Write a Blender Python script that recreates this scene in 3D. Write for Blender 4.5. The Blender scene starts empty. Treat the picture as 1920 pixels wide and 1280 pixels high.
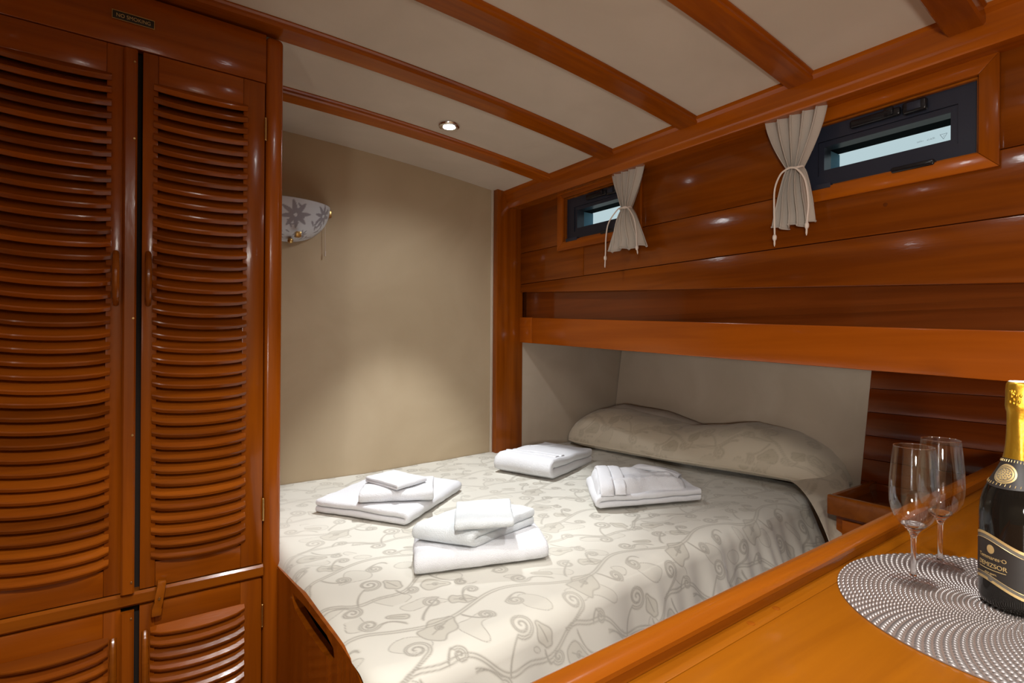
import bpy, bmesh, math, random
import numpy as np
from mathutils import Vector, Matrix, noise
from mathutils.bvhtree import BVHTree

random.seed(4)
SC = bpy.context.scene
COL = SC.collection
H = 1.40                     # camera height above the cabin sole; all heights below are given relative to the lens

# ------------------------------------------------------------------ camera
cam = bpy.data.cameras.new('camera')
cam.sensor_width = 36.0
cam.lens = 1020.0 / 1920.0 * 36.0
cam.shift_y = 3.0 / 1920.0
cam.clip_start = 0.02
camo = bpy.data.objects.new('camera', cam)
COL.objects.link(camo)
R0 = Vector((.8121, -.5835, 0)).normalized()
F = Vector((-R0.y, R0.x, 0))
ro = .007
Rv = R0 * math.cos(ro) + Vector((0, 0, math.sin(ro)))
Uv = Vector((0, 0, math.cos(ro))) - R0 * math.sin(ro)
m = Matrix((Rv, Uv, -F)).transposed().to_4x4()
m.translation = Vector((0, 0, H))
camo.matrix_world = m
SC.camera = camo

# ------------------------------------------------------------------ world, light, exposure
W = bpy.data.worlds.new('sky'); SC.world = W
W.use_nodes = True
W.node_tree.nodes['Background'].inputs[0].default_value = (.72, .88, .92, 1)
W.node_tree.nodes['Background'].inputs[1].default_value = .36
SC.view_settings.view_transform = 'Standard'
SC.view_settings.look = 'None'
SC.view_settings.gamma = 1.0
SC.view_settings.use_curve_mapping = False
SC.view_settings.exposure = 0.98
SC.cycles.use_denoising = True
SC.cycles.max_bounces = 10
SC.cycles.caustics_reflective = False
SC.cycles.sample_clamp_indirect = 4.0


def ceil_z(x):
    return .898 - .046 * (x - .33) ** 2


def spot(x, y, power, size=125, blend=.7, col=(1, .93, .84), rad=.035):
    l = bpy.data.lights.new('spot_lamp', 'SPOT')
    l.energy = power; l.spot_size = math.radians(size); l.spot_blend = blend
    l.shadow_soft_size = rad; l.color = col
    o = bpy.data.objects.new('spot_lamp', l); COL.objects.link(o)
    o.location = (x, y, ceil_z(x) - .03 + H)
    return o


# each recessed lamp: a bright narrow beam inside a weaker wide one
SPOTS = [(1.065, 1.925, 8, 150, 1.0, (.95, .98, 1), 44, 64),
         (1.05, .50, 4, 150, 1.0, (1, 1, 1), 13, 74),
         (.47, 1.05, 1, 150, 1.0, (1, .98, .95), 12, 76),
         (0.0, .05, 2, 150, 1.0, (1, .97, .93), 54, 134),
         (1.00, -.62, 3, 150, 1.0, (1, .97, .93), 8, 70)]
for s_ in SPOTS:
    spot(*s_[:6])
    spot(s_[0], s_[1], s_[6], s_[7], .5, s_[5])
# added ambient fill light overhead, behind the photographer (its housing is built with the lamps below)
la = bpy.data.lights.new('ambient_fill_lamp', 'AREA'); la.shape = 'DISK'; la.size = .34; la.energy = 5; la.color = (1, .95, .88)
lao = bpy.data.objects.new('ambient_fill_lamp', la); COL.objects.link(lao); lao.location = (.25, -.75, ceil_z(.25) - .075 + H)
# added disc light brightening the niche, low on the left, behind the photographer
lb_ = bpy.data.lights.new('niche_fill_lamp', 'AREA'); lb_.shape = 'DISK'; lb_.size = .26; lb_.energy = 7; lb_.spread = math.radians(105); lb_.color = (1, .96, .90)
lbo = bpy.data.objects.new('niche_fill_lamp', lb_); COL.objects.link(lbo); lbo.location = (-1.10 + .075, -.70, -.02 + H)
lbo.rotation_euler = (0, -math.pi / 2, math.radians(14))


# ------------------------------------------------------------------ materials
def new_mat(name):
    mt = bpy.data.materials.new(name); mt.use_nodes = True
    nt = mt.node_tree
    return mt, nt, nt.nodes['Principled BSDF']


def node(nt, typ, **kw):
    n = nt.nodes.new(typ)
    for k, v in kw.items():
        setattr(n, k, v)
    return n


def plain(name, col, rough=.5, metal=0., bump=0., bscale=200., spec=.5, coat=0., trans=0., ior=1.45):
    mt, nt, b = new_mat(name)
    b.inputs['Base Color'].default_value = (*col, 1)
    b.inputs['Roughness'].default_value = rough
    b.inputs['Metallic'].default_value = metal
    b.inputs['Specular IOR Level'].default_value = spec
    b.inputs['Coat Weight'].default_value = coat
    b.inputs['Transmission Weight'].default_value = trans
    b.inputs['IOR'].default_value = ior
    if bump:
        tc = node(nt, 'ShaderNodeTexCoord'); n = node(nt, 'ShaderNodeTexNoise'); bp = node(nt, 'ShaderNodeBump')
        n.inputs['Scale'].default_value = bscale; n.inputs['Detail'].default_value = 3
        bp.inputs['Strength'].default_value = bump; bp.inputs['Distance'].default_value = .003
        nt.links.new(tc.outputs['Object'], n.inputs['Vector']); nt.links.new(n.outputs['Fac'], bp.inputs['Height'])
        nt.links.new(bp.outputs['Normal'], b.inputs['Normal'])
    return mt


def wood(name, axis, lo, hi, rough=.2, coat=.4, vary=.16, peel=.12):
    """varnished mahogany: noise stretched along one axis, a slow tint change, a per-piece tone"""
    mt, nt, b = new_mat(name); L = nt.links.new
    tc = node(nt, 'ShaderNodeTexCoord'); oi = node(nt, 'ShaderNodeObjectInfo')
    off = node(nt, 'ShaderNodeVectorMath', operation='SCALE'); off.inputs[0].default_value = (7.3, 5.1, 9.7)
    L(oi.outputs['Random'], off.inputs['Scale'])
    add = node(nt, 'ShaderNodeVectorMath', operation='ADD')
    L(tc.outputs['Object'], add.inputs[0]); L(off.outputs['Vector'], add.inputs[1])
    mp = node(nt, 'ShaderNodeMapping')
    s = [34., 34., 34.]; s[axis] = 1.6
    mp.inputs['Scale'].default_value = s
    L(add.outputs['Vector'], mp.inputs['Vector'])
    n1 = node(nt, 'ShaderNodeTexNoise'); n1.inputs['Scale'].default_value = 1.0; n1.inputs['Detail'].default_value = 5; n1.inputs['Distortion'].default_value = .6
    L(mp.outputs['Vector'], n1.inputs['Vector'])
    mp2 = node(nt, 'ShaderNodeMapping'); s2 = [7., 7., 7.]; s2[axis] = 1.1
    mp2.inputs['Scale'].default_value = s2; L(add.outputs['Vector'], mp2.inputs['Vector'])
    n2 = node(nt, 'ShaderNodeTexNoise'); n2.inputs['Scale'].default_value = .8; n2.inputs['Detail'].default_value = 2
    L(mp2.outputs['Vector'], n2.inputs['Vector'])
    mx = node(nt, 'ShaderNodeMath', operation='MULTIPLY_ADD'); mx.inputs[1].default_value = .55
    mm = node(nt, 'ShaderNodeMath', operation='MULTIPLY'); mm.inputs[1].default_value = .45
    L(n2.outputs['Fac'], mm.inputs[0]); L(n1.outputs['Fac'], mx.inputs[0]); L(mm.outputs[0], mx.inputs[2])
    cr = node(nt, 'ShaderNodeValToRGB')
    cr.color_ramp.elements[0].position = .32; cr.color_ramp.elements[0].color = (*lo, 1)
    cr.color_ramp.elements[1].position = .68; cr.color_ramp.elements[1].color = (*hi, 1)
    L(mx.outputs[0], cr.inputs['Fac'])
    hsv = node(nt, 'ShaderNodeHueSaturation')
    mr = node(nt, 'ShaderNodeMapRange'); mr.inputs['To Min'].default_value = 1 - vary; mr.inputs['To Max'].default_value = 1 + vary
    L(oi.outputs['Random'], mr.inputs['Value']); L(mr.outputs['Result'], hsv.inputs['Value'])
    L(cr.outputs['Color'], hsv.inputs['Color']); L(hsv.outputs['Color'], b.inputs['Base Color'])
    b.inputs['Roughness'].default_value = rough
    b.inputs['Specular IOR Level'].default_value = .28
    b.inputs['Coat Weight'].default_value = coat * .45; b.inputs['Coat Roughness'].default_value = .06
    n3 = node(nt, 'ShaderNodeTexNoise'); n3.inputs['Scale'].default_value = 55; n3.inputs['Detail'].default_value = 2
    mp3 = node(nt, 'ShaderNodeMapping'); s3 = [1.6, 1.6, 1.6]; s3[axis] = .5; mp3.inputs['Scale'].default_value = s3
    L(tc.outputs['Object'], mp3.inputs['Vector']); L(mp3.outputs['Vector'], n3.inputs['Vector'])
    bp = node(nt, 'ShaderNodeBump'); bp.inputs['Strength'].default_value = peel; bp.inputs['Distance'].default_value = .002
    L(n3.outputs['Fac'], bp.inputs['Height']); L(bp.outputs['Normal'], b.inputs['Normal']); L(bp.outputs['Normal'], b.inputs['Coat Normal'])
    return mt


def suede(name, a, c, scale=5.):
    mt, nt, b = new_mat(name); L = nt.links.new
    tc = node(nt, 'ShaderNodeTexCoord'); n = node(nt, 'ShaderNodeTexNoise'); n.inputs['Scale'].default_value = scale; n.inputs['Detail'].default_value = 6; n.inputs['Distortion'].default_value = .8
    L(tc.outputs['Object'], n.inputs['Vector'])
    cr = node(nt, 'ShaderNodeValToRGB'); cr.color_ramp.elements[0].position = .3; cr.color_ramp.elements[1].position = .7
    cr.color_ramp.elements[0].color = (*a, 1); cr.color_ramp.elements[1].color = (*c, 1)
    L(n.outputs['Fac'], cr.inputs['Fac']); L(cr.outputs['Color'], b.inputs['Base Color'])
    b.inputs['Roughness'].default_value = .75; b.inputs['Specular IOR Level'].default_value = .25
    b.inputs['Sheen Weight'].default_value = .15
    return mt


M = {}
LO, HI = (.18, .037, .002), (.36, .086, .003)
for k, ax in (('x', 0), ('y', 1), ('z', 2)):
    M['wood_' + k] = wood('mahogany_' + k, ax, LO, HI)
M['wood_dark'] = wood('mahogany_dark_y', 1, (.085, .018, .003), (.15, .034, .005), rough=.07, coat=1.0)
M['wood_panel'] = wood('mahogany_panel_y', 1, (.115, .024, .002), (.225, .053, .003), rough=.15, vary=.08)
M['wood_niche'] = wood('mahogany_niche_y', 1, (.13, .023, .003), (.23, .045, .005), rough=.2)
M['wood_fascia'] = wood('mahogany_fascia_y', 1, (.28, .060, .003), (.39, .088, .005), rough=.2, vary=.05)
M['wood_counter'] = wood('mahogany_counter_x', 0, (.185, .052, .002), (.265, .082, .003), rough=.24, vary=.05)
M['wood_slat'] = wood('mahogany_slat_x', 0, (.17, .036, .003), (.33, .082, .005), rough=.2, coat=.25, vary=.2)
M['wood_rail'] = wood('mahogany_rail_x', 0, (.19, .046, .003), (.29, .078, .004), rough=.2, vary=.1)
M['cream'] = suede('cream_wall_suede', (.43, .335, .215), (.49, .39, .26), 2.2)
M['cream_grey'] = suede('cream_niche_suede', (.45, .37, .285), (.51, .43, .34), 4.)
M['cream_ceiling'] = suede('cream_ceiling_suede', (.53, .455, .36), (.59, .51, .41), 4.)
M['black'] = plain('black_satin_metal', (.019, .022, .036), .34)
M['black_gloss'] = plain('black_plastic', (.010, .010, .012), .2)
M['sleeve'] = plain('sleeve_dark_teal', (.012, .02, .026), .9, spec=.05)
M['sleeve_lit'] = plain('sleeve_sky_lit_blue', (.16, .34, .48), .9, spec=.1)  # blue stands in for skylight falling on the side reveal
M['brass'] = plain('brass', (.62, .42, .16), .3, 1.)
M['chrome'] = plain('chrome', (.75, .75, .75), .18, 1.)
M['dark'] = plain('gap_shade_black', (.02, .012, .008), .8)  # near-black colour standing in for shade in gaps and interiors
M['towel'] = plain('white_terry', (.74, .75, .775), .95, bump=.9, bscale=420., spec=.1)
M['towel2'] = plain('white_terry_cool', (.69, .73, .75), .95, bump=.9, bscale=420., spec=.1)
M['robe'] = plain('white_terry_robe', (.74, .75, .78), .95, bump=.9, bscale=420., spec=.1)
M['curtain'] = plain('cream_curtain_cloth', (.47, .415, .36), .85, bump=.4, bscale=900., spec=.15)
M['cord'] = plain('cream_cord', (.66, .57, .50), .8)
M['sheet'] = plain('lilac_white_sheet', (.62, .57, .62), .85)
M['glass'] = plain('clear_glass', (1, 1, 1), .0, trans=1., ior=1.46)
M['thin_glass'], nt_, b_ = new_mat('clear_thin_glass')     # thin-walled crystal: light goes straight through, the surface reflects by angle
b_.inputs['Base Color'].default_value = (1, 1, 1, 1); b_.inputs['Metallic'].default_value = 1.; b_.inputs['Roughness'].default_value = .03
tr_ = node(nt_, 'ShaderNodeBsdfTransparent'); tr_.inputs[0].default_value = (.97, .975, .98, 1)
mx_ = node(nt_, 'ShaderNodeMixShader'); fr_ = node(nt_, 'ShaderNodeLayerWeight'); fr_.inputs['Blend'].default_value = .5
pw_ = node(nt_, 'ShaderNodeMath', operation='POWER'); pw_.inputs[1].default_value = 4.
sc_n = node(nt_, 'ShaderNodeMath', operation='MULTIPLY_ADD'); sc_n.inputs[1].default_value = .55; sc_n.inputs[2].default_value = .045
nt_.links.new(fr_.outputs['Facing'], pw_.inputs[0]); nt_.links.new(pw_.outputs[0], sc_n.inputs[0]); nt_.links.new(sc_n.outputs[0], mx_.inputs[0]); nt_.links.new(b_.outputs[0], mx_.inputs[2]); nt_.links.new(tr_.outputs[0], mx_.inputs[1])
nt_.links.new(mx_.outputs[0], nt_.nodes['Material Output'].inputs[0])
M['pane'] = plain('window_glass', (.92, .97, .98), .0, trans=1., ior=1.02)
M['bottle'] = plain('dark_bottle_glass', (.006, .005, .004), .05, spec=.35)
M['gold'] = plain('gold_foil', (.46, .25, .02), .34, .85, bump=.25, bscale=90.)
M['gold_print'] = plain('gold_print', (.62, .45, .20), .4, .6)
M['label'] = plain('black_label', (.018, .014, .012), .5)
M['label_edge'] = plain('grey_label_edge', (.12, .105, .085), .5)
M['white'] = plain('white_plastic', (.8, .8, .8), .4)
M['silver'] = plain('silver_bead', (.36, .32, .30), .40, .85)
M['mat_base'] = plain('brown_mat_base', (.17, .125, .105), .5)
M['print_dark'] = plain('etched_print', (.10, .14, .18), .5)
M['floor'] = wood('floor_teak', 0, (.10, .05, .02), (.18, .09, .035), rough=.3)


def emis(name, col, st):
    mt, nt, b = new_mat(name)
    b.inputs['Base Color'].default_value = (*col, 1)
    b.inputs['Emission Color'].default_value = (*col, 1); b.inputs['Emission Strength'].default_value = st
    return mt


M['lamp_on'] = emis('lamp_lens_lit', (.95, .97, 1), 14)
M['lamp_fill'] = emis('fill_lamp_lit', (1, .93, .83), 5)  # glow of the two added fill lights


def attr_mat(name, base, fill, line, rough=.62, nbump=.25, bscale=900., sheen=.2, trans=0.):
    """cloth or glass whose woven or printed figure is stored per vertex as 'pat' (lines) and 'tone' (filled areas)"""
    mt, nt, b = new_mat(name); L = nt.links.new
    a1 = node(nt, 'ShaderNodeAttribute', attribute_name='pat'); a2 = node(nt, 'ShaderNodeAttribute', attribute_name='tone')
    m1 = node(nt, 'ShaderNodeMix', data_type='RGBA'); m2 = node(nt, 'ShaderNodeMix', data_type='RGBA')
    m1.inputs['A'].default_value = (*base, 1); m1.inputs['B'].default_value = (*fill, 1); m2.inputs['B'].default_value = (*line, 1)
    L(a2.outputs['Fac'], m1.inputs['Factor']); L(m1.outputs['Result'], m2.inputs['A']); L(a1.outputs['Fac'], m2.inputs['Factor'])
    L(m2.outputs['Result'], b.inputs['Base Color'])
    b.inputs['Roughness'].default_value = rough; b.inputs['Sheen Weight'].default_value = sheen
    b.inputs['Specular IOR Level'].default_value = .35
    if nbump:
        tc = node(nt, 'ShaderNodeTexCoord'); n = node(nt, 'ShaderNodeTexNoise'); n.inputs['Scale'].default_value = bscale
        bp = node(nt, 'ShaderNodeBump'); bp.inputs['Strength'].default_value = nbump; bp.inputs['Distance'].default_value = .001
        L(tc.outputs['Object'], n.inputs['Vector']); L(n.outputs['Fac'], bp.inputs['Height']); L(bp.outputs['Normal'], b.inputs['Normal'])
    return mt


M['spread'] = attr_mat('jacquard_bedspread', (.61, .59, .52), (.48, .455, .385), (.235, .215, .18), sheen=.25)
M['pillow'] = attr_mat('jacquard_pillow', (.58, .51, .40), (.46, .40, .30), (.34, .29, .22), sheen=.25)
M['shade'] = attr_mat('frosted_flower_glass', (.54, .56, .60), (.25, .24, .27), (.25, .24, .27), rough=.3, nbump=0, sheen=0)


# ------------------------------------------------------------------ object helpers
def put(name, me, parent=None, loc=None):
    o = bpy.data.objects.new(name, me); COL.objects.link(o)
    if parent is not None:
        o.parent = parent
        base = Vector((0, 0, 0)); p = parent
        while p is not None:
            base += p.location; p = p.parent
        o.location = (Vector(loc) if loc is not None else Vector((0, 0, 0))) - base
    elif loc is not None:
        o.location = loc
    return o


def tag(o, label=None, cat=None, group=None, kind=None):
    if label: o['label'] = label
    if cat: o['category'] = cat
    if group: o['group'] = group
    if kind: o['kind'] = kind
    return o


def thing(name, loc, label=None, cat=None, group=None, kind=None):
    o = bpy.data.objects.new(name, None); COL.objects.link(o)
    o.empty_display_size = .05
    o.location = (loc[0], loc[1], loc[2] + H)
    return tag(o, label, cat, group, kind)


class MB:
    """collects shapes (heights relative to the lens) into one mesh"""
    def __init__(self):
        self.bm = bmesh.new(); self.mi = 0

    def _faces(self, fs):
        for f in fs:
            f.material_index = self.mi

    def box(self, x0, x1, y0, y1, z0, z1, bev=.002, seg=2):
        bm = self.bm
        r = bmesh.ops.create_cube(bm, size=1.0)
        vs = r['verts']
        for v in vs:
            v.co = Vector((x0 + (x1 - x0) * (v.co.x + .5), y0 + (y1 - y0) * (v.co.y + .5), z0 + (z1 - z0) * (v.co.z + .5)))
        fs = set(f for v in vs for f in v.link_faces)
        self._faces(fs)
        if bev > 0:
            es = list(set(e for v in vs for e in v.link_edges))
            bmesh.ops.bevel(bm, geom=es, offset=min(bev, .45 * min(abs(x1 - x0), abs(y1 - y0), abs(z1 - z0))), segments=seg, affect='EDGES', profile=.5)
        return self

    def grid(self, P, close_u=False, close_v=False):
        """P: rows of points"""
        vs = [[self.bm.verts.new(p) for p in row] for row in P]
        n, k = len(vs), len(vs[0])
        for i in range(n if close_u else n - 1):
            for j in range(k if close_v else k - 1):
                a, b, c, d = vs[i][j], vs[(i + 1) % n][j], vs[(i + 1) % n][(j + 1) % k], vs[i][(j + 1) % k]
                if len({a, b, c, d}) == 4:
                    try:
                        f = self.bm.faces.new((a, b, c, d)); f.material_index = self.mi
                    except ValueError:
                        pass
        return vs

    def cap(self, row):
        try:
            f = self.bm.faces.new(row); f.material_index = self.mi
        except ValueError:
            pass

    def prism(self, prof, fn0, fn1, holes=()):
        """a flat outline (with holes) given in two dimensions, made solid between two mappings"""
        bm = self.bm
        loops = [list(prof)] + [list(h) for h in holes]
        layers = []
        for fn in (fn0, fn1):
            es, lv = [], []
            for lp in loops:
                v = [bm.verts.new(fn(*p)) for p in lp]
                lv.append(v)
                for i in range(len(v)):
                    es.append(bm.edges.new((v[i], v[(i + 1) % len(v)])))
            if holes:
                r = bmesh.ops.triangle_fill(bm, use_beauty=True, edges=es)
                self._faces([g for g in r['geom'] if isinstance(g, bmesh.types.BMFace)])
            else:
                self._faces([bm.faces.new(lv[0])])
            layers.append(lv)
        for a, b in zip(*layers):
            k = len(a)
            for i in range(k):
                self._faces([bm.faces.new((a[i], a[(i + 1) % k], b[(i + 1) % k], b[i]))])
        return self

    def lathe(self, prof, c, seg=32, cap_ends=True):
        """prof: (radius, height) pairs; c: centre on the base"""
        rows = []
        for r, h in prof:
            rows.append([Vector((c[0] + r * math.cos(2 * math.pi * j / seg), c[1] + r * math.sin(2 * math.pi * j / seg), c[2] + h)) for j in range(seg)])
        vs = self.grid(rows, close_v=True)
        if cap_ends:
            self.cap(vs[0]); self.cap(vs[-1])
        return self

    def tube(self, pts, r, seg=8, cap=True):
        pts = [Vector(p) for p in pts]
        rr = r if isinstance(r, (list, tuple)) else [r] * len(pts)
        rows = []; up = None
        for i, p in enumerate(pts):
            t = (pts[min(i + 1, len(pts) - 1)] - pts[max(i - 1, 0)]).normalized()
            if up is None:
                up = Vector((0, 0, 1)) if abs(t.z) < .9 else Vector((1, 0, 0))
            s = t.cross(up).normalized(); up = s.cross(t).normalized()
            rows.append([p + (s * math.cos(2 * math.pi * j / seg) + up * math.sin(2 * math.pi * j / seg)) * rr[i] for j in range(seg)])
        vs = self.grid(rows, close_v=True)
        if cap:
            self.cap(vs[0]); self.cap(vs[-1])
        return self

    def ball(self, c, r, sc=(1, 1, 1), seg=12):
        mt = Matrix.Translation(c) @ Matrix.Diagonal((r * sc[0], r * sc[1], r * sc[2], 1))
        q = bmesh.ops.create_uvsphere(self.bm, u_segments=seg, v_segments=seg // 2 + 2, radius=1, matrix=mt)
        self._faces(set(f for v in q['verts'] for f in v.link_faces))
        return self

    def build(self, name, mat, parent=None, smooth=True, lift=True, angle=.6, loc=None):
        bm = self.bm
        bmesh.ops.recalc_face_normals(bm, faces=bm.faces)
        me = bpy.data.meshes.new(name)
        bm.to_mesh(me); bm.free()
        if lift:
            me.transform(Matrix.Translation((0, 0, H)))
        for mm_ in (mat if isinstance(mat, (list, tuple)) else [mat]):
            me.materials.append(mm_)
        if smooth:
            me.polygons.foreach_set('use_smooth', [True] * len(me.polygons))
            me.set_sharp_from_angle(angle=angle)
        return put(name, me, parent, loc)


def bx(name, mat, d, parent=None, bev=.002, **kw):
    return MB().box(*d, bev=bev).build(name, mat, parent, **kw)


def text_mesh(s, size, extrude=.0004, align='CENTER'):
    c = bpy.data.curves.new('lettering', 'FONT'); c.body = s; c.size = size; c.extrude = extrude; c.align_x = align; c.align_y = 'CENTER'
    o = bpy.data.objects.new('lettering', c); COL.objects.link(o)
    bpy.context.view_layer.update()
    me = bpy.data.meshes.new_from_object(o.evaluated_get(bpy.context.evaluated_depsgraph_get()))
    bpy.data.objects.remove(o)
    return me


def smooth01(t):
    t = max(0., min(1., t)); return t * t * (3 - 2 * t)


def interp(x, pts):
    return float(np.interp(x, [p[0] for p in pts], [p[1] for p in pts]))


# ================================================================== THE CABIN SHELL
XL, XH = -1.10, 2.66          # left side, outer hull side
YB, YA = 2.45, -1.25          # bulkhead at the bow side of the bed, bulkhead behind the camera
fl = thing('floor', (0, 0, -H), kind='structure')
bx('slab', M['floor'], (XL, XH, YA, YB + .04, -H - .06, -H - .012), fl, 0)
for i in range(14):           # floor boards
    y0 = YA + i * .265
    bx('plank', M['floor'], (XL, XH, y0 + .001, min(y0 + .263, YB), -H - .012, -H), fl, .001)
tag(bx('wall_back', M['cream'], (XL, 1.78, YB, YB + .04, -H, .93), None, 0), kind='structure')
tag(bx('wall_left', M['cream'], (XL - .04, XL, YA, YB + .04, -H, .93), None, 0), kind='structure')
tag(bx('wall_front', M['cream'], (XL, XH, YA - .04, YA, -H, .93), None, 0), kind='structure')
tag(bx('wall_partition', M['cream'], (XL, -.402, 1.70, 1.74, -H, .88), None, 0), kind='structure')

# ceiling: a cambered deckhead, padded panels between the beams
ce = thing('ceiling', (.3, .6, .9), kind='structure')
XS = np.linspace(XL, 1.84, 25)


def ceil_strip(name, y0, y1, dz0, dz1, mat, parent):
    b = MB()
    lo = [[(x, y, ceil_z(x) + dz0) for y in (y0, y1)] for x in XS]
    hi = [[(x, y, ceil_z(x) + dz1) for y in (y0, y1)] for x in XS]
    rows = [[lo[i][0], lo[i][1], hi[i][1], hi[i][0]] for i in range(len(XS))]
    vs = b.grid(rows, close_v=True)
    b.cap(vs[0]); b.cap(vs[-1])
    return b.build(name, mat, parent)


ceil_strip('deckhead', YA - .04, YB + .04, .012, .05, M['cream_ceiling'], ce)
BEAMS = [(2.025, 2.110), (1.610, 1.695), (1.200, 1.285), (.797, .880), (.398, .478), (.0, .08), (-.40, -.32), (-.80, -.72)]
edges = [YB] + [e for b in BEAMS for e in (b[1], b[0])] + [YA]
for i in range(0, len(edges), 2):
    ceil_strip('ceiling_panel', edges[i + 1] + .001, edges[i] - .001, 0, .013, M['cream_ceiling'], ce)

# deck beams: a moulded section swept along the camber
for i, (y0, y1) in enumerate(BEAMS):
    d = .020 if i != 4 else .040
    sec = [(y0 - .004, .004), (y0 - .004, -.004), (y0 + .002, -.008), (y0 + .002, -d + .005), (y0 + .007, -d),
           (y1 - .006, -d), (y1 - .001, -d + .005), (y1 - .001, .004)]
    b = MB()
    xs = np.linspace(XL, 1.70, 25)
    vs = b.grid([[(x, y, ceil_z(x) + dz) for y, dz in sec] for x in xs], close_v=True)
    b.cap(vs[0]); b.cap(vs[-1])
    tag(b.build('trim_%d' % (i + 1), M['wood_x']), kind='structure')

# deck clamp: the long rail where the deckhead meets the hull side
b = MB()
sec = [(1.695, -.080), (1.700, -.086), (1.710, -.086), (1.78, -.080), (1.80, .02), (1.66, .02), (1.668, -.008), (1.680, -.016),
       (1.684, -.062), (1.690, -.068)]
zc = ceil_z(1.69)
vs = b.grid([[(x, y, zc + z) for x, z in sec] for y in (2.447, 1.6, .8, 0, -1.24)], close_v=True)
b.cap(vs[0]); b.cap(vs[-1])
tag(b.build('trim_10', M['wood_y']), kind='structure')
# post at the end of the bulkhead and its cover bead
tag(bx('trim_11', M['wood_z'], (1.625, 1.798, 2.402, 2.449, -.75, ceil_z(1.7) + .01), None, .004), kind='structure')
tag(bx('trim_12', M['cream_ceiling'], (1.612, 1.625, 2.436, 2.449, -.75, ceil_z(1.62)), None, .003), kind='structure')

# ---- hull side
HX = 1.78
hull = thing('wall_hull', (HX, .8, .4), kind='structure')
W2 = dict(fo=(.393, .935, .449, .733), op=(.434, .894, .492, .692))
W1 = dict(fo=(1.540, 2.080, .459, .757), op=(1.582, 2.038, .502, .716))
PX = (HX, HX + .03)
g = .001


def plank(y0, y1, z0, z1, mat='wood_panel', x=PX, bev=.0022):
    return bx('plank', M[mat], (x[0], x[1], y0 + g, y1 - g, z0 + g, z1 - g), hull, bev)


ZT = .815
plank(2.038, 2.405, .4915, ZT)                      # top strake around the two windows
plank(.894, 1.582, .4915, ZT)
plank(-1.24, .434, .4915, ZT)
plank(1.582, 2.038, .716, ZT); plank(.434, .894, .692, ZT)
plank(1.9, 2.405, .322, .4915); plank(-1.24, 1.9, .322, .4915)


def slope_plank(name, mat, y0, y1, zt, zb, x0, x1, bev=None):
    """a board whose upper and lower edges follow the falling shelf line"""
    b = MB()
    p = [(y0, zb(y0)), (y1, zb(y1)), (y1, zt(y1)), (y0, zt(y0))]
    b.prism(p, lambda y, z: (x0, y, z), lambda y, z: (x1, y, z))
    if bev:
        bmesh.ops.bevel(b.bm, geom=list(b.bm.edges), offset=bev, segments=2, affect='EDGES', profile=.5)
    return b.build(name, mat, hull)


def zwall(y): return .155 + (y - .342) * .0600
def zftop(y): return .0385 + (y - .342) * .0505
def zfbot(y): return -.0885 + (y - .342) * .0450


slope_plank('plank', M['wood_panel'], -1.24, 2.405, lambda y: .321, zwall, HX, HX + .03, .003)
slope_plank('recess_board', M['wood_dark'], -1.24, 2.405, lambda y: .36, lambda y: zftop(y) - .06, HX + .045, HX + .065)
slope_plank('fascia_board', M['wood_fascia'], -1.24, 2.3, zftop, zfbot, HX, HX + .03, .005)
slope_plank('fascia_end', M['wood_fascia'], 2.3005, 2.405, zftop, zfbot, HX, HX + .03, .003)
b = MB()                                            # hull lining behind the strakes, with the window openings left free
op = [[(W['op'][0], W['op'][2]), (W['op'][1], W['op'][2]), (W['op'][1], W['op'][3]), (W['op'][0], W['op'][3])] for W in (W1, W2)]
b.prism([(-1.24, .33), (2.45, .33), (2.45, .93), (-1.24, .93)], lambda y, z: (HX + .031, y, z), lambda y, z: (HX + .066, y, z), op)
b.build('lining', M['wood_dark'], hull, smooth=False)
bx('side_deck', M['cream'], (HX + .066, XH, YA, YB + .04, .36, .40), hull, 0)
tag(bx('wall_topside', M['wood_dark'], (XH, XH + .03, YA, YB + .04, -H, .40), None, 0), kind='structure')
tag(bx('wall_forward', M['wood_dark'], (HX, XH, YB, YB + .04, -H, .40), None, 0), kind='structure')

k = MB(); k.tube([(HX + .002, .645, .405), (HX - .0012, .645, .405)], [.006, .0055], 14); k.build('wood_plug', M['wood_dark'], hull)
# niche over the head of the bed
NX = 2.575
nback = thing('wall_niche_back', (2.58, 1.4, -.6), kind='structure')
nside = thing('wall_niche_side', (2.2, 2.42, -.6), kind='structure')


def xn(z): return NX + .15 * (z + .1)


bx('niche_side_panel', M['cream_grey'], (1.799, 2.64, 2.405, 2.43, -.90, .09), nside, .002)
bx('niche_top', M['wood_dark'], (HX + .031, 2.64, -1.24, 2.404, .10, .12), hull, 0)
b = MB()
pan = [(.9745, .09), (2.40, .09), (2.40, -.72), (.994, -.72)]
b.prism(pan, lambda y, z: (xn(z), y, z), lambda y, z: (xn(z) + .02, y, z))
b.build('niche_back_panel', M['cream_grey'], nback)
zz = [.09, -.070, -.180, -.278, -.374, -.470, -.560, -.66, -.76]
for i in range(len(zz) - 1):
    z1, z0 = zz[i], zz[i + 1]
    b = MB()
    b.prism([(-1.22, z0 + .0006), (.978 + .04 * (-.09 - z0) * .6, z0 + .0006), (.978 + .04 * (-.09 - z1) * .6, z1 - .0006), (-1.22, z1 - .0006)],
            lambda y, z: (xn(z) - .004, y, z), lambda y, z: (xn(z) + .02, y, z))
    bmesh.ops.bevel(b.bm, geom=list(b.bm.edges), offset=.0016, segments=2, affect='EDGES', profile=.5)
    b.build('plank', M['wood_niche'], nback)


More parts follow.
